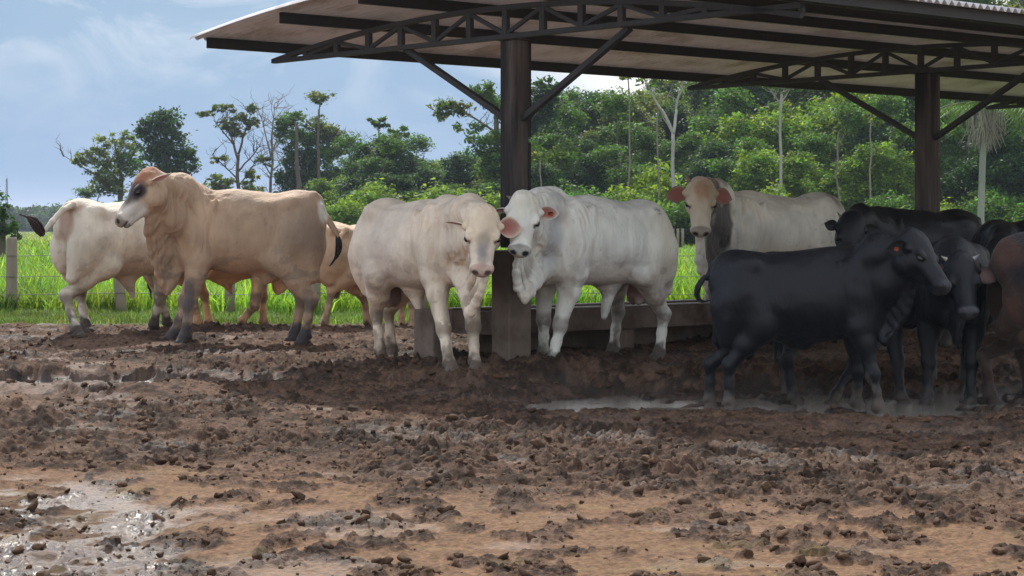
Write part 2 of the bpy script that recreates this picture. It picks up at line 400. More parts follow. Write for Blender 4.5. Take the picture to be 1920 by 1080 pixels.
def clods():
    """loose lumps of mud, scattered"""
    n = 15000
    y = 8.4 + (rng.random(n * 3) ** 1.25) * 17
    x = (rng.random(n * 3) - .5) * y * .56
    z, cover, lum, pr, pl, wf_, g, near = ground_fields(x, y)
    keep = (rng.random(n * 3) < np.clip(cover * 1.1 - .15 + .45 * wf_ + .06, 0, 1) * (1 - .8 * pr)) & (g < .3)
    x, y, z = x[keep][:n], y[keep][:n], z[keep][:n]; n = len(x)
    r = .0035 + .026 * rng.random(n) ** 5.0 * (.35 + .65 * cover[keep][:n])
    # low icosphere-like lump
    import bmesh
    bm = bmesh.new(); bmesh.ops.create_icosphere(bm, subdivisions=2, radius=1); bv = np.array([v.co[:] for v in bm.verts]); bf = np.array([[v.index for v in f_.verts] for f_ in bm.faces]); bm.free()
    nv = len(bv)
    off = rng.random((n, 1, 3)) * 50
    P = bv[None] * np.column_stack((r * (.8 + .9 * rng.random(n)), r * (.8 + .6 * rng.random(n)), r * (.5 + .45 * rng.random(n))))[:, None, :]
    q = (bv[None] * 2.2 + off).reshape(-1, 3)
    d = (.0 + 1.9 * fbm(q, 2, 5)).reshape(n, nv, 1)
    P = P * d
    an = rng.random(n) * 6.28; ca, sa = np.cos(an), np.sin(an)
    px = P[..., 0] * ca[:, None] - P[..., 1] * sa[:, None]; py = P[..., 0] * sa[:, None] + P[..., 1] * ca[:, None]
    ti = (rng.random(n) - .5)[:, None] * 1.6; P2 = P[..., 2] * np.cos(ti) + px * np.sin(ti); px = px * np.cos(ti) - P[..., 2] * np.sin(ti); P[..., 2] = P2
    V = np.stack((px + x[:, None], py + y[:, None], P[..., 2] + z[:, None] + r[:, None] * .2), -1).reshape(-1, 3)
    Fc = (bf[None] + (np.arange(n) * nv)[:, None, None]).reshape(-1, 3)
    base = np.array(lin(92, 70, 54)); c = base * (.55 + .9 * rng.random((n, 1))); c = np.repeat(c[:, None, :], nv, 1).reshape(-1, 3)
    m = mat_col('clod', rough=.9, nscale=40, namt=.35, bump=.008, bscale=90, spec=.2)
    tag(mk('mud_clods', V, Fc, m, col=c), 'loose dark clods of mud and dung scattered over the yard', 'clods', kind='stuff')
clods()
# ------------------------------------------------------------------ cattle shed
u = np.array([.718, .696, 0]); v = np.array([.696, -.718, 0]); P0 = np.array([.03, 19.0, 0]); zz = np.array([0, 0, 1.])
def S(a, b, z): return P0 + u * a + v * b + zz * z
def roof_z(b): return 3.17 - .0265 * b * b          # underside of the arched sheet
m_steel = mat_col('dark_painted_steel', rough=.6, attr=False, color=lin(44, 41, 43), nscale=6, namt=.45, dark=lin(72, 50, 42), dscale=5, damt=-.45)
m_post = mat_col('weathered_post', rough=.85, attr=False, color=lin(104, 90, 82), nscale=22, namt=.5, bump=.010, bscale=30, stretch=(1, 1, .10), dark=lin(36, 32, 32), dscale=4, damt=.75)
m_conc = mat_col('dirty_concrete', rough=.9, attr=False, color=lin(116, 101, 90), nscale=7, namt=.4, bump=.008, bscale=25, dark=lin(78, 60, 48), dscale=3, damt=.1)
m_sheet = mat_col('corrugated_sheet', rough=.55, attr=False, color=lin(222, 220, 222), nscale=3, namt=.22, dark=lin(176, 168, 164), dscale=1.6, damt=0, stretch=(1, 1, 1), transl=.16, transl_tint=(1, .93, .90))
shed = empty('cattle_shed', P0, label='open cattle shed with arched corrugated roof on dark posts', cat='shed')
def sh(o): o.parent = shed; o.matrix_parent_inverse.identity(); o.location = -Vector(P0); return o
U0, U1 = -.95, 19.0
# sheet
per = .10; nu = int((U1 - U0) / per * 6); a = np.linspace(U0, U1, nu + 1); bb = np.linspace(-3.42, 3.42, 25)
A, B = np.meshgrid(a, bb)
Zt = roof_z(B) + .020 * np.cos(2 * math.pi * A / per) + .075 + .020
top = P0 + A[..., None] * u + B[..., None] * v + Zt[..., None] * zz
bot = top - zz * .003
def grid_f(ny, nx, o=0, flip=False):
    i = np.arange(ny - 1)[:, None] * nx; j = np.arange(nx - 1)[None]
    f = np.stack((i + j, i + j + 1, i + nx + j + 1, i + nx + j), -1).reshape(-1, 4) + o
    return f[:, ::-1] if flip else f
nyg, nxg = A.shape
edge = []
o2 = nyg * nxg
for j in range(nxg - 1):
    edge.append((j, j + 1, o2 + j + 1, o2 + j)); k = (nyg - 1) * nxg + j; edge.append((k, k + 1, o2 + k + 1, o2 + k))
for i in range(nyg - 1):
    edge.append((i * nxg, (i + 1) * nxg, o2 + (i + 1) * nxg, o2 + i * nxg))
sh(mk('roof_sheet', np.vstack((top.reshape(-1, 3), bot.reshape(-1, 3))), [grid_f(nyg, nxg), grid_f(nyg, nxg, o2, True), np.array(edge)], m_sheet))
# purlins (channel section: a web and two flanges)
for b_ in np.linspace(-3.3, 3.3, 7):
    mb = MB(); z = roof_z(b_) + .075 - .004
    mb.bar(S(U0 + .12, b_, z - .05), S(U1 - .1, b_, z - .05), .004, .10)
    mb.bar(S(U0 + .12, b_ + .022, z - .0975), S(U1 - .1, b_ + .022, z - .0975), .040, .005)
    mb.bar(S(U0 + .12, b_ + .022, z - .0025), S(U1 - .1, b_ + .022, z - .0025), .040, .005)
    sh(mb.build('purlin', m_steel, smooth=False))
def top_z(n):  return 3.05 - .0052 * n * n - .00035 * abs(n) ** 2.2
def bot_z(n):  return 2.80 + .0055 * n
PN = .45
for a_ in (0, 6.0, 12.0, 18.0):
    off = a_ - .115        # the truss passes just in front of the post
    t = MB()
    ns = np.linspace(-7.1, 7.1, 29)
    for q in range(len(ns) - 1):
        n0, n1 = ns[q], ns[q + 1]
        t.bar(S(off, n0 * PN, top_z(n0)), S(off, n1 * PN + .002, top_z(n1)), .05, .045)
        t.bar(S(off, n0 * PN, bot_z(n0)), S(off, n1 * PN + .002, bot_z(n1)), .05, .045)
    for s_ in (-1, 1):
        t.bar(S(off, s_ * 7.1 * PN, bot_z(s_ * 7.1) - .02), S(off, s_ * 7.1 * PN, top_z(7.1) + .02), .05, .03, up=u)
    for n in range(-6, 7):
        t.bar(S(off, n * PN, bot_z(n)), S(off, n * PN, top_z(n)), .06, .045, up=u)
    for n in range(-6, 7):
        # diagonals alternate
        m2 = n + 1 if n < 0 else n - 1
        if n == 0: continue
        hi, lo = (n, n - (1 if n > 0 else -1)) if n % 2 else (n - (1 if n > 0 else -1), n)
        t.bar(S(off, lo * PN, bot_z(lo) + .02), S(off, hi * PN, top_z(hi) - .02), .035, .03, up=u)
    sh(t.build('roof_truss', m_steel, smooth=False))
    # post: shaft with a groove on its right face, thicker concrete foot
    p = MB(); hw = .096
    gz = ground_z(*(S(a_, 0, 0)[:2]))
    zt = 2.775
    p.box(S(a_ - .012, 0, (1.0 + zt) / 2), u * (hw - .012), v * hw, zz * (zt - 1.0) / 2)
    p.box(S(a_ + hw - .012, -.06, (1.95 + zt) / 2), u * .022, v * .028, zz * (zt - 1.95) / 2)
    p.box(S(a_ + hw - .012, .055, (1.95 + zt) / 2), u * .022, v * .032, zz * (zt - 1.95) / 2)
    p.box(S(a_ + hw - .012, 0, 1.45), u * .0135, v * (hw - .003), zz * .45)
    p.box(S(a_, 0, zt + .008), u * .10, v * .13, zz * .008)
    sh(p.build('post', m_post, smooth=False))
    p = MB(); p.box(S(a_ - .05, .0, (gz - .3 + .98) / 2), u * .135, v * .112, zz * (.98 - gz + .3) / 2)
    sh(p.build('post_footing', m_conc, smooth=False))
    for s_ in (-1, 1):
        q = MB(); q.bar(S(a_ + .0, s_ * .09, 2.10), S(a_ - .05, s_ * 1.38, 2.79), .05, .06, up=u)
        sh(q.build('brace', m_steel, smooth=False))

# ------------------------------------------------------------------ feed trough behind the posts
tr = empty('feed_trough', S(0, -.9, 0), label='long concrete feed trough on short blocks behind the shed post', cat='trough')
def trp(o): o.parent = tr; o.location = -Vector(tr.location); return o
mb = MB(); T0, T1 = .45, 16.0; TC = -1.02
for (db, zc, wb, hz) in ((.30, .32, .035, .105), (-.30, .32, .035, .105)):
    mb.box(S((T0 + T1) / 2, TC + db, zc), u * (T1 - T0) / 2, v * wb, zz * hz)
mb.box(S((T0 + T1) / 2, TC, .23), u * (T1 - T0) / 2, v * .262, zz * .02)
for a_ in (T0 + .03, T1 - .03): mb.box(S(a_, TC, .335), u * .03, v * .262, zz * .083)
trp(mb.build('basin', m_conc, smooth=False))
mb = MB()
for db in (.30, -.30): mb.box(S((T0 + T1) / 2, TC + db, .4325), u * ((T1 - T0) / 2 + .01), v * .047, zz * .006)
trp(mb.build('rim', mat_col('pale_rim', rough=.6, attr=False, color=lin(165, 155, 145), namt=.3), smooth=False))  # rim strips coloured paler than the basin
for a_ in (T0 + .05, 2.1, 4.3, 6.6, 9.0, 11.4, 13.8):
    mb = MB(); big = a_ < 1
    if big: mb.box(S(a_ - .81, TC + .28, .12), u * .085, v * .13, zz * .34)
    else: mb.box(S(a_, TC + .02, .045), u * .13, v * .33, zz * .163)
    trp(mb.build('support_block', m_conc, smooth=False))
mb = MB(); mb.box(S((T0 + T1) / 2, TC - .1, .0), u * ((T1 - T0) / 2 - .1), v * .06, zz * .20)
trp(mb.build('plinth', m_conc, smooth=False))

# ------------------------------------------------------------------ wire fence
fence = empty('wire_fence', W(22, 0, 29.8) * [1, 1, 0], label='wire fence on round weathered wooden posts along the grass', cat='fence')
m_fp = mat_col('fence_wood', rough=.9, attr=False, color=lin(138, 126, 112), nscale=12, namt=.35, bump=.006, bscale=40, stretch=(1, 1, .2))
fp = [(22, 1.04, 0), (230, .93, .1), (430, .95, -.02), (592, 1.0, .0), (792, 1.0, .03), (985, 1.0, 0), (1185, 1.0, .02), (1395, 1.0, 0), (1600, 1, .03), (1800, 1, 0), (2010, 1, 0), (2220, 1, .02), (-190, 1, 0), (-400, 1, 0)]
fpts = []
for px, hh, lean in fp:
    b0 = W(px, 0, 29.8); b0[2] = -.1
    r = .068 + .008 * random.Random(px).random()
    mb = MB(); pts = [b0 + zz * (t_ * (hh + .1)) + np.array([-lean * t_ * hh, 0, 0]) for t_ in (0, .3, .6, .97, 1.0)]
    mb.tube(pts, [r * 1.06, r, r * .98, r * .95, r * .8], 14)
    o = mb.build('post', m_fp, fence); o.location = -Vector(fence.location)
m_wire = mat_col('wire', rough=.5, attr=False, color=lin(90, 90, 88), namt=0)
xs = np.linspace(W(-400, 0, 29.8)[0], W(2220, 0, 29.8)[0], 60)
for hz_ in (.80, .52, .28):
    mb = MB(); mb.tube(np.column_stack((xs, np.full(60, 29.72), hz_ + .012 * np.sin(xs * 2.1))), .0045, 5)
    o = mb.build('wire', m_wire, fence); o.location = -Vector(fence.location)
# ------------------------------------------------------------------ cattle: smooth-blended solids meshed as one surface
def smin(a, b, k):
    h = np.clip(.5 + .5 * (a - b) / k, 0, 1)
    return a * (1 - h) + b * h - k * h * (1 - h)
def rotm(ax, deg):
    a = math.radians(deg); c, s = math.cos(a), math.sin(a)
    return np.array({'x': [[1, 0, 0], [0, c, -s], [0, s, c]], 'y': [[c, 0, s], [0, 1, 0], [-s, 0, c]], 'z': [[c, -s, 0], [s, c, 0], [0, 0, 1]]}[ax])
def prim_d(p, X):
    if p['t'] == 'e':
        q = (X - p['c']) @ p['R']; r = p['r']
        k0 = np.sqrt(((q / r) ** 2).sum(-1)); k1 = np.sqrt(((q / (r * r)) ** 2).sum(-1)) + 1e-9
        return k0 * (k0 - 1) / k1
    a, b = p['a'], p['b']; sc = p.get('S')
    if sc is not None: X = X @ sc; a = a @ sc; b = b @ sc
    ba = b - a; pa = X - a
    h = np.clip((pa @ ba) / (ba @ ba), 0, 1)
    return np.sqrt(((pa - h[..., None] * ba) ** 2).sum(-1)) - (p['ra'] * (1 - h) + p['rb'] * h)
def prim_box(p):
    if p['t'] == 'e':
        m = p['r'].max(); return p['c'] - m, p['c'] + m
    m = max(p['ra'], p['rb']) * p.get('grow', 1)
    return np.minimum(p['a'], p['b']) - m, np.maximum(p['a'], p['b']) + m
def sdf_mesh(prims, h):
    lo = np.min([prim_box(p)[0] for p in prims if p['op'] > 0], axis=0) - 3 * h
    hi = np.max([prim_box(p)[1] for p in prims if p['op'] > 0], axis=0) + 3 * h
    n = np.ceil((hi - lo) / h).astype(int) + 1
    D = np.full(n, .5, dtype=np.float32)
    ax = [lo[i] + h * np.arange(n[i]) for i in range(3)]
    for p in prims:
        a, b = prim_box(p); k = p['k']; mg = k + 2 * h + .02
        i0 = np.maximum(np.floor((a - mg - lo) / h).astype(int), 0); i1 = np.minimum(np.ceil((b + mg - lo) / h).astype(int) + 1, n)
        sl = tuple(slice(i0[i], i1[i]) for i in range(3))
        X = np.stack(np.meshgrid(ax[0][sl[0]], ax[1][sl[1]], ax[2][sl[2]], indexing='ij'), -1)
        d = prim_d(p, X)
        if p['op'] > 0: D[sl] = smin(D[sl], d, k)
        else: D[sl] = -smin(-D[sl], d, k)
    ins = D < 0
    c = np.zeros(np.array(n) - 1, dtype=np.int8)
    for i in (0, 1):
        for j in (0, 1):
            for k in (0, 1):
                c += ins[i:n[0] - 1 + i, j:n[1] - 1 + j, k:n[2] - 1 + k]
    act = np.argwhere((c > 0) & (c < 8)); idx = np.full(c.shape, -1, dtype=np.int64)
    idx[act[:, 0], act[:, 1], act[:, 2]] = np.arange(len(act))
    acc = np.zeros((len(act), 3)); cnt = np.zeros(len(act))
    corners = [(i, j, k) for i in (0, 1) for j in (0, 1) for k in (0, 1)]
    for a in corners:
        for b in corners:
            if sum(abs(a[i] - b[i]) for i in range(3)) != 1 or a > b: continue
            da = D[act[:, 0] + a[0], act[:, 1] + a[1], act[:, 2] + a[2]]; db = D[act[:, 0] + b[0], act[:, 1] + b[1], act[:, 2] + b[2]]
            m = (da < 0) != (db < 0); t = np.where(m, da / (da - db + 1e-12), 0)[:, None]
            acc += m[:, None] * (np.array(a) * (1 - t) + np.array(b) * t); cnt += m
    V = lo + h * (act + acc / cnt[:, None])
    Fs = []
    for d in range(3):
        e1, e2 = [q for q in range(3) if q != d]
        sa = [slice(None)] * 3; sb = [slice(None)] * 3; sa[d] = slice(0, n[d] - 1); sb[d] = slice(1, n[d])
        A, B = ins[tuple(sa)], ins[tuple(sb)]
        w = np.argwhere(A != B)
        w = w[(w[:, e1] > 0) & (w[:, e2] > 0) & (w[:, e1] < n[e1] - 1) & (w[:, e2] < n[e2] - 1)]
        def g(o1, o2):
            q = w.copy(); q[:, e1] -= o1; q[:, e2] -= o2; return idx[q[:, 0], q[:, 1], q[:, 2]]
        f = np.stack((g(1, 1), g(0, 1), g(0, 0), g(1, 0)), -1)
        fl = A[w[:, 0], w[:, 1], w[:, 2]]
        if d == 1: fl = ~fl
        f[~fl] = f[~fl][:, ::-1]
        Fs.append(f)
    return V, np.vstack(Fs)

def E(c, r, k=.06, R=None, op=1):
    return dict(t='e', c=np.array(c, float), r=np.array(r, float), R=np.eye(3) if R is None else R, k=k, op=op)
def Cn(a, b, ra, rb, k=.05):
    return dict(t='c', a=np.array(a, float), b=np.array(b, float), ra=ra, rb=rb, k=k, op=1)

def make_coat(name, rough, sheen, bumpd, spec=.3, nscale=7, namt=.12):
    return mat_col(name, rough=rough, nscale=nscale, namt=namt, bump=bumpd, bscale=42, sheen=sheen, spec=spec, stretch=(1, 1, .28))
m_coat_w = make_coat('pale_coat', .72, .12, .012)
m_coat_b = make_coat('black_coat', .5, .0, .008, spec=.36)
m_eye, t_, b_, _o = mat_new('dark_eye'); b_.inputs['Base Color'].default_value = (.012, .008, .006, 1); b_.inputs['Roughness'].default_value = .12
m_hair = mat_col('tail_hair', rough=.7, nscale=30, namt=.3)
m_tagp = mat_col('orange_plastic_tag', rough=.45, attr=False, color=lin(235, 120, 75), namt=.08)
m_ear = mat_col('ear_skin', rough=.7, nscale=25, namt=.18, transl=.2, transl_tint=(1, .72, .62))
m_horn = mat_col('horn', rough=.6, nscale=18, namt=.25)

import bmesh
def ico(sub=3):
    bm = bmesh.new(); bmesh.ops.create_icosphere(bm, subdivisions=sub, radius=1)
    a = np.array([q.co[:] for q in bm.verts]); f = np.array([[q.index for q in g.verts] for g in bm.faces]); bm.free(); return a, f
ICO = ico(3)
def norm(a): a = np.asarray(a, float); return a / (np.linalg.norm(a) + 1e-9)

def bull(label, px, Y, yaw, s=1.0, coat=None, vox=.012, **K):
    """px, Y place the middle of the trunk; yaw is the way it faces (0 = right of picture, 90 = away)"""
    g0 = K.get('gz'); x0 = (px - 960) / F * Y
    if g0 is None: g0 = ground_z(x0, Y)
    org = np.array([x0, Y, g0]); ya = math.radians(yaw); cy, sy = math.cos(ya), math.sin(ya)
    RT = np.array([[cy, sy, 0], [-sy, cy, 0], [0, 0, 1.]])         # world -> local
    loc = lambda w: RT @ (np.asarray(w, float) - org)
    ldir = lambda w: RT @ np.asarray(w, float)
    blk = K.get('black', False)
    root = empty('bull', tuple(org), ya, label=label, cat='bull', group=K.get('group', 'cattle standing in the mud yard'))
    wd = K.get('wide', 1.0); dp = K.get('depth', 1.0); ln = K.get('long', 1.0); rz_ = K.get('rump', 0.0)
    pr = []
    A = lambda *a: pr.append(a[0])
    sc = lambda c: (c[0] * s * ln, c[1] * s * wd, c[2] * s)
    def e(c, r, k=.09, R=None, op=1): pr.append(E(sc(c), (r[0] * s * ln, r[1] * s * wd, r[2] * s), k * s * .68, R, op))
    # ---- trunk
    e((.10, 0, 1.02), (.52, .315, .385 * dp), .1)
    e((-.22, 0, .99 + .01), (.50, .325, .365 * dp), .12)
    e((-.15, 0, 1.20), (.60, .17, .17), .12)                              # loin and back
    e((-.62, 0, 1.17 + rz_), (.30, .235, .24), .14)                       # croup
    for q in (-1, 1):
        e((-.55, q * .20, 1.27 + rz_), (.10, .075, .07), .12)             # hook bones
        e((-.66, q * .165, .98), (.235, .145, .33), .1, rotm('y', 12))   # thigh
        e((-.86, q * .10, 1.10 + rz_), (.055, .06, .09), .1)                # pin bones
        e((.46, q * .195, 1.03), (.20, .125, .34), .1, rotm('y', -8))    # shoulder
        e((.57, q * .12, .84), (.14, .11, .17), .09)
    for q in (-1, 1):
        e((-.37, q * .225, .84), (.15, .028, .11), .08, rotm('y', -25))      # flank fold
        e((.30, q * .24, 1.12), (.035, .05, .22), .07, rotm('y', -14))        # rear edge of the shoulder blade
        e((-.30, q * .16, 1.26), (.16, .07, .05), .08)
    e((.52, 0, 1.12), (.24, .2, .27), .12)
    e((.62, 0, .90), (.19, .17, .25), .1)                                 # chest
    hp = K.get('hump', .10)
    hx = K.get('humpx', .40)
    if hp > 0:
        e((hx, 0, 1.30 + hp * .5), (.23, .10, .08 + hp * .5), .10, rotm('y', 10))
    e((.18, 0, 1.25), (.38, .12, .13), .12)
    # ---- head frame
    hs = s * K.get('hs', 1.0) * 1.06
    poll = loc(K['head'][0] if not isinstance(K['head'][0], (int, float)) else W(*K['head']))
    hx_ = norm(ldir(K['hdir'])); up = ldir(K.get('hup', (0, 0, 1))); hy_ = norm(np.cross(up, hx_)); hz_ = np.cross(hx_, hy_)
    HM = np.column_stack((hx_, hy_, hz_)); LW = np.array([1, K.get('hw', 1.28), 1.0])
    hp_ = lambda c: poll + HM @ (np.array(c, float) * LW * hs)
    def he(c, r, k=.035, R=None, op=1): pr.append(E(hp_(c), np.array(r) * LW * hs, k * hs, HM if R is None else HM @ R, op))
    def hc(a, b, ra, rb, k=.035): pr.append(Cn(hp_(a), hp_(b), ra * hs, rb * hs, k * hs))
    # neck
    nb = (.50 * s * ln, 0, 1.14 * s); nt_ = K.get('neck', 1.0)
    mid = lambda a, b, t: np.asarray(a) * (1 - t) + np.asarray(b) * t
    n_top0 = np.array((.46 * s * ln, 0, 1.20 * s)); n_top1 = hp_((-.01, 0, -.07))
    n_bot0 = np.array((.58 * s * ln, 0, 1.0 * s)); n_bot1 = hp_((.10, 0, -.13))
    arch = np.array([0, 0, .05 * s])
    m1 = mid(n_top0, n_top1, .5) + arch; m2 = mid(n_bot0, n_bot1, .5) - arch * .3
    pr.append(Cn(n_top0, m1, .19 * s * nt_, .145 * s * nt_, .09 * s)); pr.append(Cn(m1, n_top1, .145 * s * nt_, .10 * s, .08 * s))
    pr.append(Cn(n_bot0, m2, .21 * s * nt_, .15 * s * nt_, .09 * s)); pr.append(Cn(m2, n_bot1, .15 * s * nt_, .085 * s, .07 * s))
    # dewlap: a thin hanging fold from the throat to between the forelegs
    dw = K.get('dewlap', .12)
    th = hp_((.20, 0, -.13)); br = np.array((.70 * s * ln, 0, .74 * s)) if 'brisket' not in K else loc(K['brisket'])
    dpt = []
    rowsD = []
    for j in range(6):                                                     # parallel folds, outer edge first
        f_ = j / 5; row = []
        for i in range(9):
            t = i / 8; o_ = mid(th, br, t); sag = math.sin(math.pi * min(t * 1.05, 1)) * dw * s
            o_ = o_ + np.array([sag * .55, 0, -sag * .25 - .02 * s]); inner = mid(n_bot1, (.60 * s * ln, 0, .88 * s), t)
            c_ = mid(o_, inner, f_ * .9); c_[1] += s * (.010 * math.sin(t * 5 + j * 1.2) + (.004 if j % 2 else -.004)); row.append(c_)
        rowsD.append(row)
    dpt = rowsD[0]
    for j, row in enumerate(rowsD):
        for i in range(8): pr.append(Cn(row[i], row[i + 1], (.020 + .008 * j) * s, (.020 + .008 * j) * s, .035 * s))
    pr.append(Cn(np.array((.56 * ln, 0, .90)) * s, br + np.array([-.02, 0, .02]) * s, .13 * s, .022 * s, .07 * s))
    for q in (-1, 1):                                                      # side folds from the jaw to the chest
        pr.append(Cn(hp_((.14, q * .05, -.15)), np.array((.66 * ln, q * .07 * wd, .98)) * s, .035 * s, .03 * s, .04 * s))
        pr.append(Cn(np.array((.66 * ln, q * .07 * wd, 1.0)) * s, br * .55 + np.array((.62 * ln, q * .12, .80)) * s * .45, .03 * s, .02 * s, .04 * s))
    # ---- skull
    pl_ = K.get('poll', 1.0)
    he((.05, 0, -.03), (.115, .098, .105 * pl_), .05); (he((.015, 0, .012), (.095, .074, .075), .05) if K.get('dome', 1) else None)
    he((.165, 0, -.05), (.13, .092, .10), .05)
    he((.10, 0, .015), (.13, .082, .075), .04)                           # forehead
    hc((.13, 0, -.025), (.41, 0, -.025), .082, .052, .04)
    hc((.15, 0, -.145), (.41, 0, -.092), .056, .036, .05)
    he((.30, 0, -.035), (.15, .068, .055), .04); he((.37, 0, -.045), (.12, .056, .052), .03)
    for q in (-1, 1):
        he((.12, q * .055, -.125), (.095, .042, .085), .045)
        he((.190, q * .080, .022), (.050, .024, .026), .025)             # brow
        he((.208, q * .104, .000), (.030, .014, .019), .010, op=-1)    # socket
        he((.445, q * .038, -.030), (.040, .032, .036), .025)
        he((.485, q * .036, -.026), (.016, .011, .012), .008, op=-1)      # nostril
        he((.085, q * .085, -.02), (.035, .040, .03), .03)                  # ear and horn base
    he((.445, 0, -.055), (.054, .057, .050), .03)
    he((.425, 0, -.102), (.045, .040, .024), .025)
    he((.480, 0, -.090), (.045, .07, .0035), .006, op=-1)                  # mouth
    # ---- legs
    zr = 0.0
    def leg(front, q, foot, over=None):
        sg = 1 if q > 0 else -1
        if foot is None:
            f_ = np.array(((.42 if front else -.62) * s * ln, q * .15 * s * wd, 0))
        else:
            xw = (foot[0] - 960) / F * foot[1]; zw = foot[2] if len(foot) > 2 else ground_z(xw, foot[1]) - .022; f_ = loc((xw, foot[1], zw))
        if front:
            sh_ = np.array((.44 * s * ln, sg * .17 * s * wd, .98 * s)); el_ = np.array((.40 * s * ln, sg * .185 * s * wd, .76 * s))
            el_ = el_ + (f_ - el_) * np.array([.12, .12, 0])
            kn = mid(el_, f_, .47); kn[2] = f_[2] + .40 * s; kn = kn + np.array([.025 * s, 0, 0]) if over is None else loc(over)
            ft = mid(kn, f_, .72); ft[2] = f_[2] + .115 * s
            pr.append(Cn(sh_, el_, .12 * s, .105 * s, .08 * s)); fa = mid(el_, kn, .35)
            pr.append(Cn(el_, fa, .104 * s, .088 * s, .06 * s)); pr.append(Cn(fa, kn, .086 * s, .060 * s, .05 * s))
            pr.append(E(kn, (.061 * s, .058 * s, .075 * s), .03 * s)); pr.append(Cn(kn + np.array([0, 0, -.03 * s]), mid(kn, ft, .55), .050 * s, .041 * s, .04 * s))
            pr.append(Cn(mid(kn, ft, .55), ft, .041 * s, .049 * s, .03 * s))
        else:
            hi_ = np.array((-.60 * s * ln, sg * .17 * s * wd, 1.0 * s)); st = np.array((-.44 * s * ln, sg * .19 * s * wd, .76 * s))
            hk = f_ + np.array([K.get('hockx', -.06) * s, 0, .43 * s]) if over is None else loc(over)
            ft = mid(hk, f_, .74); ft[2] = f_[2] + .115 * s; ft[0] += .01 * s
            pr.append(Cn(hi_, st, .175 * s, .125 * s, .09 * s)); g_ = mid(st, hk, .5)
            pr.append(Cn(hi_ + np.array([-.10, 0, -.08]) * s, mid(hi_ + np.array([-.16, 0, -.2]) * s, hk, .45), .13 * s, .07 * s, .09 * s))
            pr.append(Cn(st, g_, .125 * s, .092 * s, .07 * s)); pr.append(Cn(g_, hk, .084 * s, .055 * s, .05 * s))
            pr.append(E(hk + np.array([-.012, 0, .01]) * s, (.056 * s, .046 * s, .068 * s), .035 * s)); pr.append(Cn(hk, mid(hk, ft, .5), .049 * s, .041 * s, .035 * s))
            pr.append(Cn(mid(hk, ft, .5), ft, .041 * s, .049 * s, .03 * s))
        toe = f_ + np.array([.045, 0, .035]) * s
        pr.append(Cn(ft, mid(ft, toe, .6), .049 * s, .052 * s, .03 * s))
        for w_ in (-1, 1):
            pr.append(E(f_ + np.array([.035, w_ * .034, .034]) * s, (.070 * s, .036 * s, .046 * s), .014 * s, rotm('y', 18)))
        pr.append(E(ft + np.array([-.045, 0, -.02]) * s, (.02 * s, .03 * s, .022 * s), .02 * s))
        return f_
    fe = K.get('feet', {}); ov = K.get('joints', {})
    feet = {k_: leg(k_[0] == 'f', 1 if k_[1] == 'l' else -1, fe.get(k_), ov.get(k_)) for k_ in ('fl', 'fr', 'hl', 'hr')}
    # ---- sheath, scrotum, tail
    sh_ = K.get('sheath', .14)
    if sh_ > 0:
        sx = K.get('sheathx', -.12)
        e((sx, 0, .66), (.17, .075, .09), .07)
        pr.append(Cn(np.array((sx, 0, .62)) * s, np.array((sx + .07, 0, .62 - sh_)) * s, .07 * s, .026 * s, .06 * s))
    if K.get('scrotum', 1):
        pr.append(Cn(np.array((-.55 * ln, 0, .74)) * s, np.array((-.56 * ln, 0, .56)) * s, .05 * s, .072 * s, .03 * s))
        for w_ in (-1, 1): pr.append(E(np.array((-.56 * ln, w_ * .035, .54)) * s, np.array((.055, .052, .085)) * s, .02 * s))
    tl = K.get('tail')
    if tl is None:
        tl_l = [np.array(q) * s for q in ((-.90 * ln, .0, 1.30 + rz_), (-.96 * ln, .01, 1.12), (-.98 * ln, .02, .9), (-.97 * ln, .02, .68))]
        sw_l = [np.array(q) * s for q in ((-.97 * ln, .02, .70), (-.96 * ln, .03, .56), (-.95 * ln, .02, .42))]
    else:
        tl_l = [loc(W(*q)) for q in tl]; sw_l = [loc(W(*q)) for q in K['switch']]
    base_t = np.array((-.80 * ln, 0, 1.30 + rz_)) * s
    pr.append(Cn(base_t, tl_l[0], .055 * s, .038 * s, .06 * s))
    for i in range(len(tl_l) - 1):
        r0 = .036 - .019 * i / (len(tl_l) - 1); r1 = .036 - .019 * (i + 1) / (len(tl_l) - 1)
        pr.append(Cn(tl_l[i], tl_l[i + 1], r0 * s, r1 * s, .02 * s))
    for q in K.get('extra', []): pr.append(q(loc, s))
    V, Fc = sdf_mesh(pr, vox)
    # ---- surface detail
    def vnorm():
        me = bpy.data.meshes.new('tmp'); me.from_pydata([], [], [])
        tri = V[Fc]; nrm = np.cross(tri[:, 2] - tri[:, 0], tri[:, 3] - tri[:, 1]); vn_ = np.zeros_like(V)
        for q in range(4): np.add.at(vn_, Fc[:, q], nrm)
        bpy.data.meshes.remove(me)
        return vn_ / (np.linalg.norm(vn_, axis=1)[:, None] + 1e-9)
    Nn = vnorm(); sd_ = K.get('seed', int(px))
    HL = (V - poll) @ HM / hs / LW                          # head coordinates
    inhead = sst(.22, .12, np.sqrt(((HL - [.2, 0, -.05]) ** 2 * [.35, 1, 1]).sum(1)))
    # neck weight: near the line from shoulder to throat
    a_, b2 = n_bot0 + np.array([-.12, 0, .1]) * s, n_bot1; ba = b2 - a_; t = np.clip(((V - a_) @ ba) / (ba @ ba), 0, 1)
    dn = np.linalg.norm(V - (a_ + t[:, None] * ba), axis=1)
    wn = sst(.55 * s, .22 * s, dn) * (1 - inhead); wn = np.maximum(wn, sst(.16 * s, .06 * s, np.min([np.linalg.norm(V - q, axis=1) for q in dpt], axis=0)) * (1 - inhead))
    # folds run roughly across the neck: mostly vertical
    q_ = V * [26, 26, 3.2] / s; q_[:, 0] += (vn(V * 5 + 9, 3) - .5) * 4
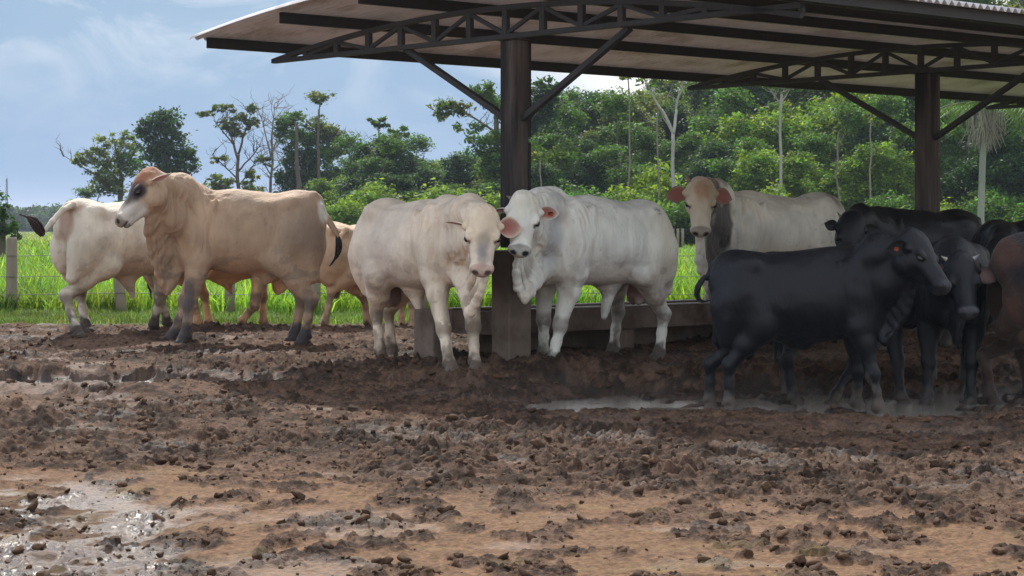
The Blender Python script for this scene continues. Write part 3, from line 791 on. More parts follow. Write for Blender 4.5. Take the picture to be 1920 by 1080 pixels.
    fold = 1 - np.abs(vn(q_, sd_) * 2 - 1) * 1.6
    q2 = V * [13, 13, 2.2] / s; fold2 = vn(q2, sd_ + 3) - .5
    wl = sst(.5 * s, .35 * s, V[:, 2])
    disp = wn * (fold * .0100 + fold2 * .022) * K.get('folds', 1.0)
    disp += (fbm(V * 5.5 / s, 2, sd_ + 9) - .5) * .030 * (1 - inhead) * (1 - wl)
    rib = np.sin(V[:, 0] / s * 62 + V[:, 2] * 6 + 1.5 * vn(V * 3, 8)) * sst(.40, .1, np.abs(V[:, 0] / s + .05)) * sst(.3, .12, np.abs(V[:, 2] / s - 1.0))
    disp += rib * .0010 * K.get('ribs', 1)
    flank = sst(.55, .2, np.abs(V[:, 0] / s + .1)) * sst(.6, .8, V[:, 2] / s) * sst(1.4, 1.2, V[:, 2] / s)
    disp += flank * (vn(V * [16, 16, 3.5] + [0, 0, 3], sd_ + 12) - .5) * .014 * K.get('ribs', 1)
    disp += (fbm(V * 34, 2, 4) - .5) * .003
    disp += wl * (fbm(V * 16, 2, 14) - .5) * .010
    V2 = V + Nn * disp[:, None]
    # ---- colour
    base = np.array(coat); c = np.repeat(base[None], len(V), 0)
    mott = fbm(V * 3.2, 3, sd_ + 20); streak = fbm(V * [22, 22, 7], 3, sd_ + 21); c = c * (.60 + .52 * mott + .28 * streak)[:, None]
    def blend(c, w, colr): w = np.clip(w, 0, 1)[:, None]; return c * (1 - w) + np.asarray(colr) * w
    if not blk:
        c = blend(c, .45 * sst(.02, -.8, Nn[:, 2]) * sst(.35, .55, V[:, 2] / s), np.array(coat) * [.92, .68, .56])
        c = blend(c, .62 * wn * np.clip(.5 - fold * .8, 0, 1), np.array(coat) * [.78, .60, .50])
        c = blend(c, .5 * sst(.58, .72, fbm(V * [6, 6, 2.4], 3, sd_ + 31)) * sst(1.0, .6, V[:, 2] / s), np.array(lin(150, 132, 105)))
    if not blk:                                        # scattered specks of dried mud and dung
        sp_ = sst(.70, .76, fbm(V * [30, 30, 22], 2, sd_ + 90)) * sst(.45, .6, vn(V * 4, sd_ + 91)); c = blend(c, .22 * sp_, lin(112, 98, 84))
        c = blend(c, .30 * sst(.5, .7, fbm(V * [5, 5, 9], 3, sd_ + 93)) * sst(.1, .9, Nn[:, 2]), lin(150, 138, 124))
    # scrotum colour
    dsc = np.linalg.norm((V - np.array((-.56 * ln, 0, .60)) * s) / np.array([.085, .11, .16]) / s, axis=1)
    if K.get('scrotum', 1): c = blend(c, sst(1.15, .85, dsc) * (0 if blk else 1), lin(120, 84, 78))
    for spec in K.get('marks', []):                    # (space, centre, radii, colour, softness, strength, noise)
        sp, cc, rr, colr, soft, stg, nzz = spec
        X = HL if sp == 'h' else (V / s if sp == 'b' else None)
        if sp == 'w': X = (V - loc(cc)); cc = (0, 0, 0)
        d = np.sqrt((((X - np.array(cc)) / np.array(rr)) ** 2).sum(1))
        d = d + (fbm(V * 13 if sp == 'h' else V * [9, 9, 4], 3, sd_ + 41) - .5) * nzz
        c = blend(c, sst(1 + soft, 1 - soft, d) * stg, colr)
    # muzzle, nostrils, mouth, eye rims, ears base
    mz = K.get('muzzle', lin(70, 60, 62))
    c = blend(c, sst(.455, .468, HL[:, 0] + .35 * np.abs(HL[:, 2] + .05)) * inhead * sst(.1, .06, np.abs(HL[:, 1])) * sst(-.135, -.12, HL[:, 2]), mz)
    for q in (-1, 1):
        c = blend(c, sst(1.5, .9, np.linalg.norm((HL - [.490, q * .036, -.026]) / [.028, .017, .018], axis=1)), np.array(mz) * .22)
        c = blend(c, sst(1.35, .9, np.linalg.norm((HL - [.208, q * .094, -.002]) / [.046, .036, .030], axis=1)) * .85, K.get('rim', lin(50, 42, 42)))
    c = blend(c, sst(.010, .004, np.abs(HL[:, 2] + .086)) * sst(.43, .45, HL[:, 0]) * sst(.56, .5, HL[:, 0]) * .8, np.array(mz) * .3)
    # mud on the legs
    gl = V[:, 2].copy(); xy = V @ RT[:, :].T if False else None
    fz = np.full(len(V), 9.0)
    for k_, f_ in feet.items():
        dxy = np.linalg.norm(V[:, :2] - f_[:2], axis=1); fz = np.where(dxy < .30 * s, np.minimum(fz, V[:, 2] - f_[2]), fz)
    mh = K.get('mudh', .13) + .03; mn = fbm(V * 14, 3, sd_ + 50)
    mudc = np.array(K.get('mudc', lin(62, 52, 46)))
    c = blend(c, sst(mh + .06, mh - .04, fz + (mn - .5) * .22) * .95, mudc * 1.0)
    c = blend(c, .55 * sst(.56, .68, fbm(V * [12, 12, 7], 3, sd_ + 60)) * sst(.55, .3, fz), mudc * 1.25)
    if not blk:                                        # grey knees and hocks
        c = blend(c, .55 * sst(.09, .03, np.abs(fz - .39 * s)) * (mn > .3), mudc * 1.6)
    c = blend(c, .35 * sst(.56, .66, fbm(V * [7, 7, 12] + 5, 3, sd_ + 70)) * sst(1.1, .6, V[:, 2] / s), mudc * 1.7) if not blk else c
    mat = m_coat_b if blk else m_coat_w
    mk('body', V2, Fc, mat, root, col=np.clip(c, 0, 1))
    # ---- eyes
    for q in (-1, 1):
        mk('eye', hp_((.208, q * .091, .000)) + (ICO[0] * np.array([.029, .020, .021]) * hs) @ HM.T, ICO[1], m_eye, root)
    # ---- ears
    for i, q in enumerate((-1, 1)):                    # -1 is the animal's right, +1 its left
        es = K.get('ears', {}).get('r' if q < 0 else 'l', {})
        d_ = norm(ldir(es['dir'])) if 'dir' in es else norm(HM @ np.array((-.1, q * 1.0, -.25)))
        fc = norm(ldir(es['face'])) if 'face' in es else norm(HM @ np.array((.75, q * .2, .1)))
        L = es.get('len', .20) * hs; Wd = es.get('wid', .058) * hs
        fc = norm(fc - d_ * (fc @ d_)); sdv = np.cross(d_, fc)
        b0 = hp_((.085, q * .094, -.022))
        nt2, ns2 = 14, 9; vs = []; cc2 = []
        for lay in (1, -1):
            for it in range(nt2):
                t2 = it / (nt2 - 1)
                w_ = Wd * (.36 + .95 * math.sin(math.pi * (t2 ** .85) * .93 + .10)) * (1 - t2 ** 7 * .9)
                w_ = max(w_, .002)
                for js in range(ns2):
                    sv_ = (js / (ns2 - 1)) * 2 - 1
                    cup = (1 - sv_ * sv_) * (.62 * w_ * (1 - .55 * t2)); droop = es.get('droop', .10) * L * t2 * t2
                    p = b0 + d_ * L * t2 + sdv * w_ * sv_ - fc * cup + fc * lay * .0035 * (1 - sv_ ** 6) + np.array([0, 0, -droop])
                    vs.append(p)
                    if lay == 1:
                        k = (1 - abs(sv_) ** 3) * (1 - t2 ** 4)
                        ic = np.array(K.get('earin', lin(196, 140, 128))); oc = np.array(K.get('earc', coat))
                        cc2.append(oc * (1 - k) + ic * k)
                    else: cc2.append(np.array(K.get('earc', coat)) * .95)
        f1 = grid_f(nt2, ns2); f2 = grid_f(nt2, ns2, nt2 * ns2, True); eg = []
        o2_ = nt2 * ns2
        for it in range(nt2 - 1):
            for js in (0, ns2 - 1):
                a1 = it * ns2 + js; b1 = a1 + ns2; eg.append((a1, b1, o2_ + b1, o2_ + a1))
        for js in range(ns2 - 1):
            a1 = (nt2 - 1) * ns2 + js; eg.append((a1, a1 + 1, o2_ + a1 + 1, o2_ + a1))
        eo = mk('ear', np.array(vs), [f1, f2, np.array(eg)], m_ear, root, col=np.array(cc2))
        if es.get('tag'):
            tg = MB(); cpos = b0 + d_ * L * es.get('tagt', .55) + fc * .012 - np.array([0, 0, .01]); tw = es.get('tags', .026) * hs
            tg.box(cpos, sdv * tw, d_ * tw * 1.15, fc * .0025); tg.box(cpos - d_ * 0 + fc * .004, sdv * tw * .3, d_ * tw * .3, fc * .004)
            tg.build('ear_tag', m_tagp, eo)
    # ---- horns
    for q in K.get('horns', ()):                       # (side, direction in head space, length, radius, colour)
        sd2, hd, hl, hr, hcol = q
        hd = norm(HM @ np.array(hd)); b0 = hp_((-.005, sd2 * .078, .02)); bend = norm(HM @ np.array((0, 0, 1.)))
        pts = [b0 + hd * hl * t2 + bend * hl * .35 * t2 * t2 for t2 in np.linspace(0, 1, 9)]
        hb = MB(); rr = [hr * (1 - .85 * t2 ** 1.2) for t2 in np.linspace(0, 1, 9)]
        hb.tube(pts, rr, 12, np.array([np.array(hcol) * (1.1 - .5 * (k / 8)) for k in range(9)]).repeat(12, 0), cap=False)
        hb.build('horn', m_horn, root)
    # ---- tail switch: a bundle of hair strands
    hb = MB(); sw = np.array(sw_l); rg = np.random.default_rng(sd_)
    scol = np.array(K.get('hair', lin(40, 34, 34)))
    tt = np.linspace(0, 1, 8); L_ = len(sw) - 1
    def on(t2): k = min(int(t2 * L_), L_ - 1); f_ = t2 * L_ - k; return sw[k] * (1 - f_) + sw[k + 1] * f_
    # smooth centre line
    ctr = np.array([on(t2) for t2 in tt])
    for _ in range(2): ctr[1:-1] = (ctr[:-2] + 2 * ctr[1:-1] + ctr[2:]) / 4
    sw_w = K.get('switchw', .034) * s
    for st_ in range(46):
        o_ = rg.normal(size=3) * .5; o_ /= max(1, np.linalg.norm(o_)); end = .75 + .3 * rg.random()
        tc2 = np.linspace(0, 1, 8) * end
        pts = np.array([np.array([np.interp(t2, tt, ctr[:, k]) for k in range(3)]) + o_ * sw_w * (math.sin(min(t2 * 1.15 + .12, 1) * math.pi) * 1.0 + .12) + rg.normal(size=3) * .002 for t2 in tc2])
        hb.tube(pts, np.linspace(.0085, .0028, 8) * s, 5, scol * (.6 + .8 * rg.random()), cap=False)
    hb.build('tail_switch', m_hair, root)
    return root
# ------------------------------------------------------------------ the herd
CW = np.array(lin(222, 211, 192)) * .92; TAN = lin(190, 161, 134); CREAM = lin(232, 214, 192); WHITE = lin(230, 227, 217)
BLK = (.0030, .0042, .0078)
grey = lin(96, 92, 94); dark = lin(46, 40, 44)
herd = empty
# A: white one on the left, seen from behind and the side
bull('white bull at far left seen from behind with tail swung out to the left', 238, 23.4, 43, 1.03, CW, .013, gz=0.0, long=.86,
     head=(330, 400, 24.3), hdir=(.8, .5, -.5), hump=.06, wide=1.0, sheath=.19, sheathx=.0, rump=.02, scrotum=0,
     feet={'hr': (146, 22.6), 'hl': (162, 23.5), 'fr': (284, 23.9), 'fl': (318, 24.4)},
     joints={'hr': W(124, 556, 22.85), 'hl': W(150, 552, 23.7)},
     tail=[(136, 385, 22.75), (118, 393, 22.6), (98, 416, 22.5), (80, 437, 22.4), (76, 440, 22.4)],
     switch=[(78, 440, 22.4), (70, 424, 22.35), (58, 408, 22.3), (36, 402, 22.3)], switchw=.05,
     hair=lin(62, 46, 44), mudh=.16,
     marks=[('w', W(125, 410, 22.8), (.05, .12, .20), lin(150, 105, 85), .35, .7, .5), ('w', W(135, 385, 22.8), (.12, .10, .06), lin(150, 105, 85), .35, .5, .5)])
# B: tan one behind the big tan bull
bull('tan bull mostly hidden behind the big tan bull with its muzzle showing past the rump', 430, 24.7, 24, .93, lin(205, 165, 125), .014, gz=0.0,
     head=(575, 425, 25.2), hdir=(.9, .0, -.38), hump=.05, dewlap=.10, sheath=.14, sheathx=-.05,
     brisket=W(520, 548, 24.9),
     feet={'hr': (372, 24.6), 'hl': (392, 24.9), 'fr': (445, 24.6), 'fl': (494, 25.1)}, joints={'fr': W(478, 570, 24.55)}, mudh=.05, muzzle=lin(60, 45, 42), scrotum=0,
     ears={'l': {'len': .12}, 'r': {'len': .12}})
# C: big tan bull facing left
bull('big tan bull standing side on facing left with dark eye patch and white muzzle', 452, 22.2, 181, 1.075, TAN, .0115, gz=.03,
     head=(284, 334, 21.7), hdir=(-.55, -.42, -.72), hup=(-.75, -.1, .6), hs=1.04, hump=.10, humpx=.58, dewlap=.12, sheath=.07, sheathx=-.3, rump=.01, long=.86, poll=1.1,
     brisket=W(312, 545, 22.0), neck=1.08, ribs=.4,
     feet={'fr': (322, 22.35), 'fl': (345, 21.9), 'hr': (553, 22.4), 'hl': (571, 22.0)},
     tail=[(588, 368, 22.15), (600, 388, 22.1), (614, 410, 22.1), (628, 432, 22.1), (635, 448, 22.1)],
     switch=[(633, 444, 22.1), (637, 462, 22.1), (632, 482, 22.1), (618, 499, 22.1)], switchw=.03, mudh=.17, mudc=lin(58, 56, 60),
     earc=lin(225, 220, 210), ears={'l': {'dir': (.93, -.1, .30), 'face': (-.1, -.5, -1.0), 'len': .19, 'wid': .030, 'droop': -.12}, 'r': {'dir': (-.3, .8, -.1), 'len': .12}},
     muzzle=lin(66, 56, 50),
     marks=[('h', (.37, 0, -.08), (.13, .14, .11), lin(222, 214, 204), .35, .9, .5), ('h', (.20, .09, .01), (.085, .07, .065), lin(52, 44, 50), .35, .97, .5), ('h', (.23, .02, .05), (.14, .13, .085), lin(62, 52, 56), .35, .93, .6),
            ('h', (.03, 0, .05), (.12, .14, .10), lin(150, 90, 60), .4, .85, .5), ('h', (.208, .09, -.0), (.040, .04, .030), lin(25, 20, 22), .4, .9, .3),
            ('b', (.62, .08, 1.10), (.12, .35, .30), lin(150, 128, 108), .5, .35, .7), ('b', (-.62, .3, 1.02), (.20, .2, .22), lin(122, 108, 100), .7, .48, .8),
            ('w', W(352, 565, 21.85), (.06, .25, .26), lin(66, 66, 72), .5, .8, 1.6), ('w', W(322, 565, 22.3), (.05, .2, .2), lin(70, 70, 76), .4, .5, .9),
            ('w', W(606, 398, 22.1), (.055, .12, .15), lin(235, 228, 215), .3, .85, .3)])
# D: pale tan rump behind the cream bull
bull('pale tan bull half hidden behind the cream bull with its dark tail hanging', 705, 25.0, 28, .90, lin(214, 182, 150), .014, gz=-.04,
     head=(800, 420, 25.9), hdir=(.9, .3, -.4), hump=.0, sheath=.05, rump=.02,
     feet={'hr': (603, 24.6), 'hl': (690, 25.1)}, joints={'hr': W(622, 545, 24.6)}, mudh=.03,
     tail=[(648, 432, 24.4), (640, 442, 24.35), (636, 456, 24.3), (634, 468, 24.3)], switch=[(636, 462, 24.3), (633, 478, 24.3), (622, 496, 24.3)], switchw=.028)
# E: cream bull facing the camera
bull('cream bull left of the shed post facing the camera with grey stripe down its nose', 797, 19.35, -53, 1.0, CREAM, .0105, gz=0.0, long=.93,
     head=(906, 404, 18.1), hdir=(-.02, -.56, -.83), hup=(0, -1, .3), hs=1.04, hump=.05, humpx=.42, dewlap=.15, sheath=.16, sheathx=-.16, rump=.035, neck=1.12,
     brisket=W(880, 590, 18.1), wide=1.05, folds=1.2, poll=1.15,
     feet={'fr': (846, 18.55), 'fl': (890, 18.6), 'hr': (713, 19.75), 'hl': (735, 20.1)},
     ears={'l': {'dir': (.95, -.1, .02), 'face': (0, -1, .1), 'len': .175, 'wid': .062, 'tag': 0}, 'r': {'dir': (-.92, .2, .28), 'face': (.1, -.3, -1), 'len': .18, 'wid': .024}},
     muzzle=lin(190, 150, 140), rim=lin(110, 86, 82), mudh=.12, mudc=lin(88, 74, 64), earin=lin(176, 110, 102),
     marks=[('h', (.30, .005, .03), (.14, .035, .06), lin(118, 116, 122), .5, .8, 1.0), ('h', (.0, 0, .03), (.05, .06, .05), lin(190, 140, 105), .6, .6, .6),
            ('b', (-.2, -.3, 1.0), (.4, .2, .4), lin(214, 200, 188), .5, .5, .8), ('h', (.10, 0, .0), (.18, .1, .1), lin(216, 192, 152), .6, .5, .6),
            ('w', W(846, 600, 18.5), (.06, .1, .10), lin(110, 105, 100), .5, .7, .8), ('w', W(884, 600, 18.5), (.06, .1, .10), lin(120, 112, 108), .5, .6, .8), ('w', W(846, 668, 18.4), (.05, .1, .09), lin(120, 115, 112), .5, .6, .8)])
# F: white humped bull
bull('white humped bull in front of the feed trough with dark nose turned to the camera', 1112, 19.3, 221, 1.0, WHITE, .0105, gz=.03,
     head=(984, 378, 18.35), hdir=(-.09, -.62, -.78), hup=(0, -.9, .5), hs=1.0, hump=.12, humpx=.58, dewlap=.17, sheath=.26, sheathx=-.20, neck=1.02, rump=-.01, folds=1.3,
     brisket=W(985, 560, 18.35), long=.92,
     feet={'fl': (1032, 18.85), 'fr': (1020, 19.25), 'hr': (1150, 20.1), 'hl': (1236, 19.85)},
     ears={'l': {'dir': (.92, .1, .05), 'face': (-.1, -1, -.3), 'len': .16, 'wid': .045, 'tag': 1, 'tags': .018}, 'r': {'dir': (-.9, .2, .02), 'face': (0, -.5, -1), 'len': .14, 'wid': .030}},
     horns=[(-1, (-.15, -1, .1), .05, .02, lin(120, 112, 105))],
     tail=[(1226, 395, 19.95), (1240, 415, 19.95), (1249, 445, 19.95), (1256, 475, 19.95), (1259, 488, 19.95)], switch=[(1259, 482, 19.95), (1260, 502, 19.95), (1256, 518, 19.95), (1246, 537, 19.95)], switchw=.03,
     muzzle=lin(52, 50, 54), mudh=.14, mudc=lin(76, 64, 56), earin=lin(190, 120, 104),
     marks=[('w', W(1042, 440, 18.6), (.10, .5, .30), lin(158, 160, 166), .6, .6, .9), ('w', W(1040, 370, 18.8), (.12, .4, .06), lin(150, 150, 150), .6, .55, .8),
            ('b', (-.62, .3, .9), (.22, .25, .35), lin(205, 190, 160), .6, .5, .9), ('h', (.06, 0, .05), (.12, .09, .06), lin(214, 206, 180), .6, .6, .7),
            ('w', W(1193, 394, 19.6), (.010, .3, .020), lin(84, 80, 84), .3, .75, 0), ('w', W(1198, 394, 19.6), (.009, .3, .022), lin(84, 80, 84), .3, .75, 0), ('w', W(1203, 396, 19.6), (.016, .3, .018), lin(84, 80, 84), .3, .75, 0), ('w', W(1204, 402, 19.6), (.032, .3, .009), lin(84, 80, 84), .3, .75, 0), ('w', W(1032, 592, 18.8), (.05, .12, .06), lin(92, 90, 92), .5, .75, .8),
            ('w', W(1240, 440, 19.95), (.10, .05, .35), lin(150, 148, 146), .3, .6, .5)])
# G: white bull with a dark neck, behind the trough
bull('white bull with shaggy dark grey neck looking over from behind the trough', 1440, 22.9, 213, 1.06, lin(232, 224, 208), .012, gz=.02,
     head=(1314, 345, 21.9), hdir=(-.04, -.52, -.85), hup=(0, -1, .3), hs=1.02, dome=0, hump=.05, humpx=.36, dewlap=.15, sheath=.1, rump=.03, folds=1.3, neck=.95,
     brisket=W(1335, 555, 21.95), feet={'fr': (1318, 22.5), 'fl': (1350, 22.2)},
     ears={'l': {'dir': (.9, 0, -.18), 'face': (0, -1, .1), 'len': .155, 'wid': .056}, 'r': {'dir': (-.95, 0, -.06), 'face': (0, -1, .1), 'len': .185, 'wid': .056}},
     horns=[(-1, (-.85, -.45, .1), .10, .022, lin(150, 120, 95)), (1, (-.85, .4, .1), .09, .018, lin(140, 115, 95))],
     muzzle=lin(120, 84, 78), mudh=.1, earin=lin(175, 104, 92), earc=lin(170, 145, 120),
     tail=[(1545, 372, 23.6), (1552, 395, 23.6), (1552, 430, 23.6)], switch=[(1552, 430, 23.6), (1552, 460, 23.6)],
     marks=[('w', W(1358, 425, 22.0), (.26, .8, .56), lin(84, 77, 74), .40, .95, 2.0), ('h', (.14, 0, 0), (.30, .15, .15), lin(214, 186, 150), .5, .6, .6), ('h', (.10, 0, .09), (.12, .05, .06), lin(164, 110, 80), .6, .7, .7),
            ('w', W(1535, 385, 23.4), (.10, .35, .40), lin(116, 98, 84), .5, .75, 1.4), ('b', (-.2, 0, .75), (.7, .5, .2), lin(205, 190, 165), .6, .5, .9)])
# H: black bull in front
bull('large black bull in front standing side on facing right with curled tail', 1520, 16.85, -6, .875, BLK, .0105, black=True,
     head=(1708, 450, 16.45), hdir=(.42, -.42, -.60), hup=(.5, -.3, .7), hs=1.06, hump=.05, humpx=.42, dewlap=.10, sheath=.04, rump=.015, long=.96, neck=1.3, hockx=.03, folds=.5, ribs=.3, depth=1.06, poll=1.1,
     brisket=W(1660, 640, 16.6), brisketw=1,
     feet={'hr': (1362, 16.75), 'hl': (1326, 17.15), 'fr': (1652, 16.6), 'fl': (1605, 17.05)},
     tail=[(1336, 500, 16.95), (1326, 520, 16.95), (1318, 524, 16.93)], switch=[(1322, 518, 16.93), (1308, 532, 16.9), (1302, 552, 16.9), (1308, 566, 16.9), (1324, 570, 16.9), (1332, 562, 16.9)], switchw=.02,
     ears={'r': {'dir': (-.95, -.15, .10), 'face': (0, -1, -.2), 'len': .17, 'wid': .05, 'tag': 1, 'tags': .013}, 'l': {'dir': (.4, .9, 0), 'len': .12}},
     muzzle=lin(58, 58, 66), earin=(.02, .018, .02), mudh=.13, mudc=lin(84, 74, 66), hair=(.008, .008, .01), rim=(.01, .01, .012))
# I: black one directly behind H
bull('black bull almost hidden behind the front black bull, only its back and legs showing', 1575, 18.1, 4, .89, BLK, .014, black=True,
     head=(1712, 520, 18.6), hdir=(.8, .2, -.6), hump=.0, dewlap=.06, sheath=.08, rump=-.06, long=1.0,
     feet={'hr': (1489, 17.45), 'hl': (1478, 18.0), 'fr': (1690, 17.6), 'fl': (1552, 17.5)}, mudh=.11, mudc=lin(74, 64, 57), earin=(.02, .018, .02), hair=(.01, .01, .012),
     extra=[lambda loc, s: Cn(loc(W(1455, 640, 17.4)), loc(W(1452, 684, 17.4)), .02, .008, .02)])
# J: black one facing the camera
bull('black bull with small pale horns facing the camera and one pink ear out', 1790, 18.05, -104, .93, BLK, .012, black=True,
     head=(1800, 490, 17.15), hdir=(.03, -.58, -.81), hup=(0, -1, .4), hs=1.0, hump=.08, humpx=.40, dewlap=.08, sheath=.0, neck=1.1, folds=.5, ribs=.3, poll=.9,
     brisket=W(1795, 640, 17.1), scrotum=0,
     feet={'fr': (1738, 17.45), 'fl': (1818, 17.5), 'hl': (1810, 18.7), 'hr': (1745, 18.7)},
     ears={'l': {'dir': (.80, -.1, -.32), 'face': (.0, -1, .35), 'len': .17, 'wid': .052, 'droop': .1}, 'r': {'dir': (-.75, 0, .2), 'face': (0, -1, .2), 'len': .13, 'wid': .045, 'tag': 1, 'tags': .022, 'tagt': .5}},
     horns=[(-1, (-.3, -.8, .1), .055, .018, lin(190, 175, 160)), (1, (-.35, .75, .1), .055, .018, lin(150, 150, 150))],
     muzzle=lin(84, 84, 90), earin=lin(120, 92, 88), hair=(.01, .01, .012), rim=(.008, .008, .01), mudh=.1, mudc=lin(64, 58, 54),
     marks=[('h', (.44, .0, -.105), (.05, .065, .022), lin(185, 180, 172), .4, .75, .5)])
# K: black one at the back beside the second post
bull('black bull at the back in front of the second shed post with its head low', 1700, 21.2, 208, .96, (.0032, .0036, .0056), .014, black=True,
     head=(1597, 412, 20.3), hdir=(-.12, -.45, -.8), hup=(0, -1, .4), hump=.04, dewlap=.08, sheath=.0, folds=.5, ribs=.3,
     ears={'r': {'dir': (-.8, 0, .35), 'face': (0, -1, 0), 'len': .13, 'wid': .04}, 'l': {'dir': (.85, 0, .2), 'face': (0, -1, 0), 'len': .13, 'wid': .04}}, brisket=W(1600, 560, 20.3),
     horns=[(-1, (-.5, -.6, .1), .05, .016, lin(120, 100, 80))], earin=(.03, .025, .025), hair=(.01, .01, .012))
# L: black one whose head peeps out at the right
bull('black bull at right behind the others, only its head with an orange ear tag showing', 1960, 20.4, 176, .88, (.0032, .0036, .0056), .015, black=True,
     head=(1872, 462, 19.6), hdir=(-.45, -.2, -.9), hup=(-.6, -.6, .4), hump=.0, dewlap=.05, sheath=.0, folds=.4, ribs=.3, hs=.95,
     ears={'r': {'dir': (.1, .8, .2), 'len': .12}, 'l': {'dir': (.55, -.5, .5), 'face': (-.5, -1, 0), 'len': .14, 'tag': 1, 'tags': .02}}, earin=(.03, .025, .025), hair=(.01, .01, .012))
# M: brown and black one cut by the right edge
bull('reddish brown bull with black saddle cut off by the right edge of the picture', 2062, 17.3, 12, .97, lin(58, 40, 34), .012,
     head=(2200, 430, 17.6), hdir=(.8, 0, -.6), hump=.05, dewlap=.08, sheath=.05, folds=.5, ribs=.3, earin=(.05, .03, .03),
     feet={'hr': (1858, 17.5), 'hl': (1930, 18.0)}, rump=.0, mudh=.1, mudc=lin(66, 56, 52), scrotum=0, tail=[(1990, 480, 17.3), (1992, 520, 17.3)], switch=[(1992, 520, 17.3), (1995, 600, 17.3)],
     marks=[('w', W(1960, 480, 16.95), (.30, .5, .34), (.004, .004, .007), .25, .97, .5), ('w', W(1885, 600, 16.9), (.12, .3, .16), lin(112, 82, 66), .6, .6, .8), ('w', W(1880, 470, 17.0), (.14, .5, .12), lin(84, 56, 45), .5, .7, .6)])
# ------------------------------------------------------------------ vegetation
def leaf_mat(name, tr=.52, tint=(1.25, 1.15, .5), rough=.55, spec=.22):
    return mat_col(name, rough=rough, nscale=.8, namt=.12, transl=tr, transl_tint=tint, spec=spec)
m_leaf = leaf_mat('foliage')
m_bark = mat_col('bark', rough=.9, nscale=5, namt=.35, bump=.02, bscale=12, stretch=(1, 1, .3))
m_grass = mat_col('grass_blades', rough=.6, nscale=.5, namt=.15, transl=.5, transl_tint=(1.15, 1.1, .55), spec=.2)
def leaves(C, Ld, size, col, seed=0, aspect=.45, upb=.7, cvar=.35):
    """rhombic folded leaves at centres C; returns verts, faces, colours"""
    r = np.random.default_rng(seed); n = len(C)
    nn = r.normal(size=(n, 3)); nn[:, 2] = np.abs(nn[:, 2]) + upb; nn /= np.linalg.norm(nn, axis=1)[:, None]
    t = r.normal(size=(n, 3)); t -= nn * (t * nn).sum(1)[:, None]; t /= np.linalg.norm(t, axis=1)[:, None]; b = np.cross(nn, t)
    s = (size * (.55 + .9 * r.random(n)))[:, None]
    V = np.stack((C - t * s, C + b * s * aspect - nn * s * .12, C + t * s - np.array([0, 0, 1]) * s * .25, C - b * s * aspect - nn * s * .12), 1).reshape(-1, 3)
    Fc = np.arange(n * 4).reshape(-1, 4)
    c = np.asarray(col)[None] if np.ndim(col) == 1 else np.asarray(col)
    hue = r.normal(size=(n, 1)); c = c * np.exp(cvar * (r.normal(size=(n, 1)) * .6)) * (1 + hue * np.array([.10, .02, -.05]))
    return V, Fc, np.repeat(np.clip(c, 0, 1), 4, 0)
G_DARK = np.array(lin(52, 84, 42)); G_MID = np.array(lin(80, 116, 48)); G_BRI = np.array(lin(114, 148, 58)); G_OLV = np.array(lin(104, 122, 66))
BARK_W = lin(150, 145, 134); BARK_D = lin(92, 82, 72)
def blob_leaves(blobs, lsize, per_area, seed, col, clump=.30, open_=0):
    per_area = per_area * 1.7
    """blobs: (centre, radii, [colour]); leaves sit in clumps spread through each blob, denser near its skin"""
    r = np.random.default_rng(seed); Cs = []; cs = []
    for bl in blobs:
        c0, rad = np.array(bl[0]), np.array(bl[1]); bc = np.array(bl[2]) if len(bl) > 2 else np.array(col)
        area = 4 * (rad[0] * rad[2]) ; nl = int(per_area * area); ncl = max(3, int(nl / 26))
        d = r.normal(size=(ncl, 3)); d /= np.linalg.norm(d, axis=1)[:, None]
        rr = r.random(ncl) ** .45 * (.78 + .34 * r.random(ncl))
        cc = c0 + d * rr[:, None] * rad
        cr = clump * (rad.mean() ** .5) * (.6 + .8 * r.random(ncl)) * .62
        k = r.integers(14, 40, ncl); ii = np.repeat(np.arange(ncl), k)
        o = r.normal(size=(len(ii), 3)) * [1, 1, .62] * cr[ii][:, None]
        Cs.append(cc[ii] + o)
        tone = np.exp(r.normal(size=ncl) * .28)[:, None] * (1 + r.normal(size=(ncl, 1)) * np.array([.12, .0, -.1]))
        cs.append((bc * tone)[ii])
    C = np.vstack(Cs); c = np.vstack(cs)
    return leaves(C, None, np.full(len(C), lsize), c, seed + 1)
def limb(mb, a, b, r0, r1, seed, col, wob=.06, n=9, sag=0):
    r = np.random.default_rng(seed); a = np.array(a, float); b = np.array(b, float); L = np.linalg.norm(b - a)
    t = np.linspace(0, 1, n)[:, None]; o = np.cumsum(r.normal(size=(n, 3)), 0) * wob * L / n; o -= o * (1 - t) * 0; o -= t * o[-1]
    p = a * (1 - t) + b * t + o; p[:, 2] += sag * L * np.sin(math.pi * t[:, 0])
    mb.tube(p, np.linspace(r0, r1, n), 7, np.asarray(col) * (.8 + .4 * r.random()))
    return p
def twigs(mb, p, n, L, r0, seed, col, depth=1, up=.3):
    r = np.random.default_rng(seed)
    for k in range(n):
        i = r.integers(len(p) // 3, len(p)); d = r.normal(size=3); d[2] = abs(d[2]) * .8 + up; d /= np.linalg.norm(d)
        ll = L * (.5 + .8 * r.random())
        q = limb(mb, p[i], p[i] + d * ll, r0, r0 * .35, seed * 31 + k, col, .25, 6)
        if depth > 0: twigs(mb, q, 3, ll * .5, r0 * .5, seed * 17 + k, col, depth - 1, up)

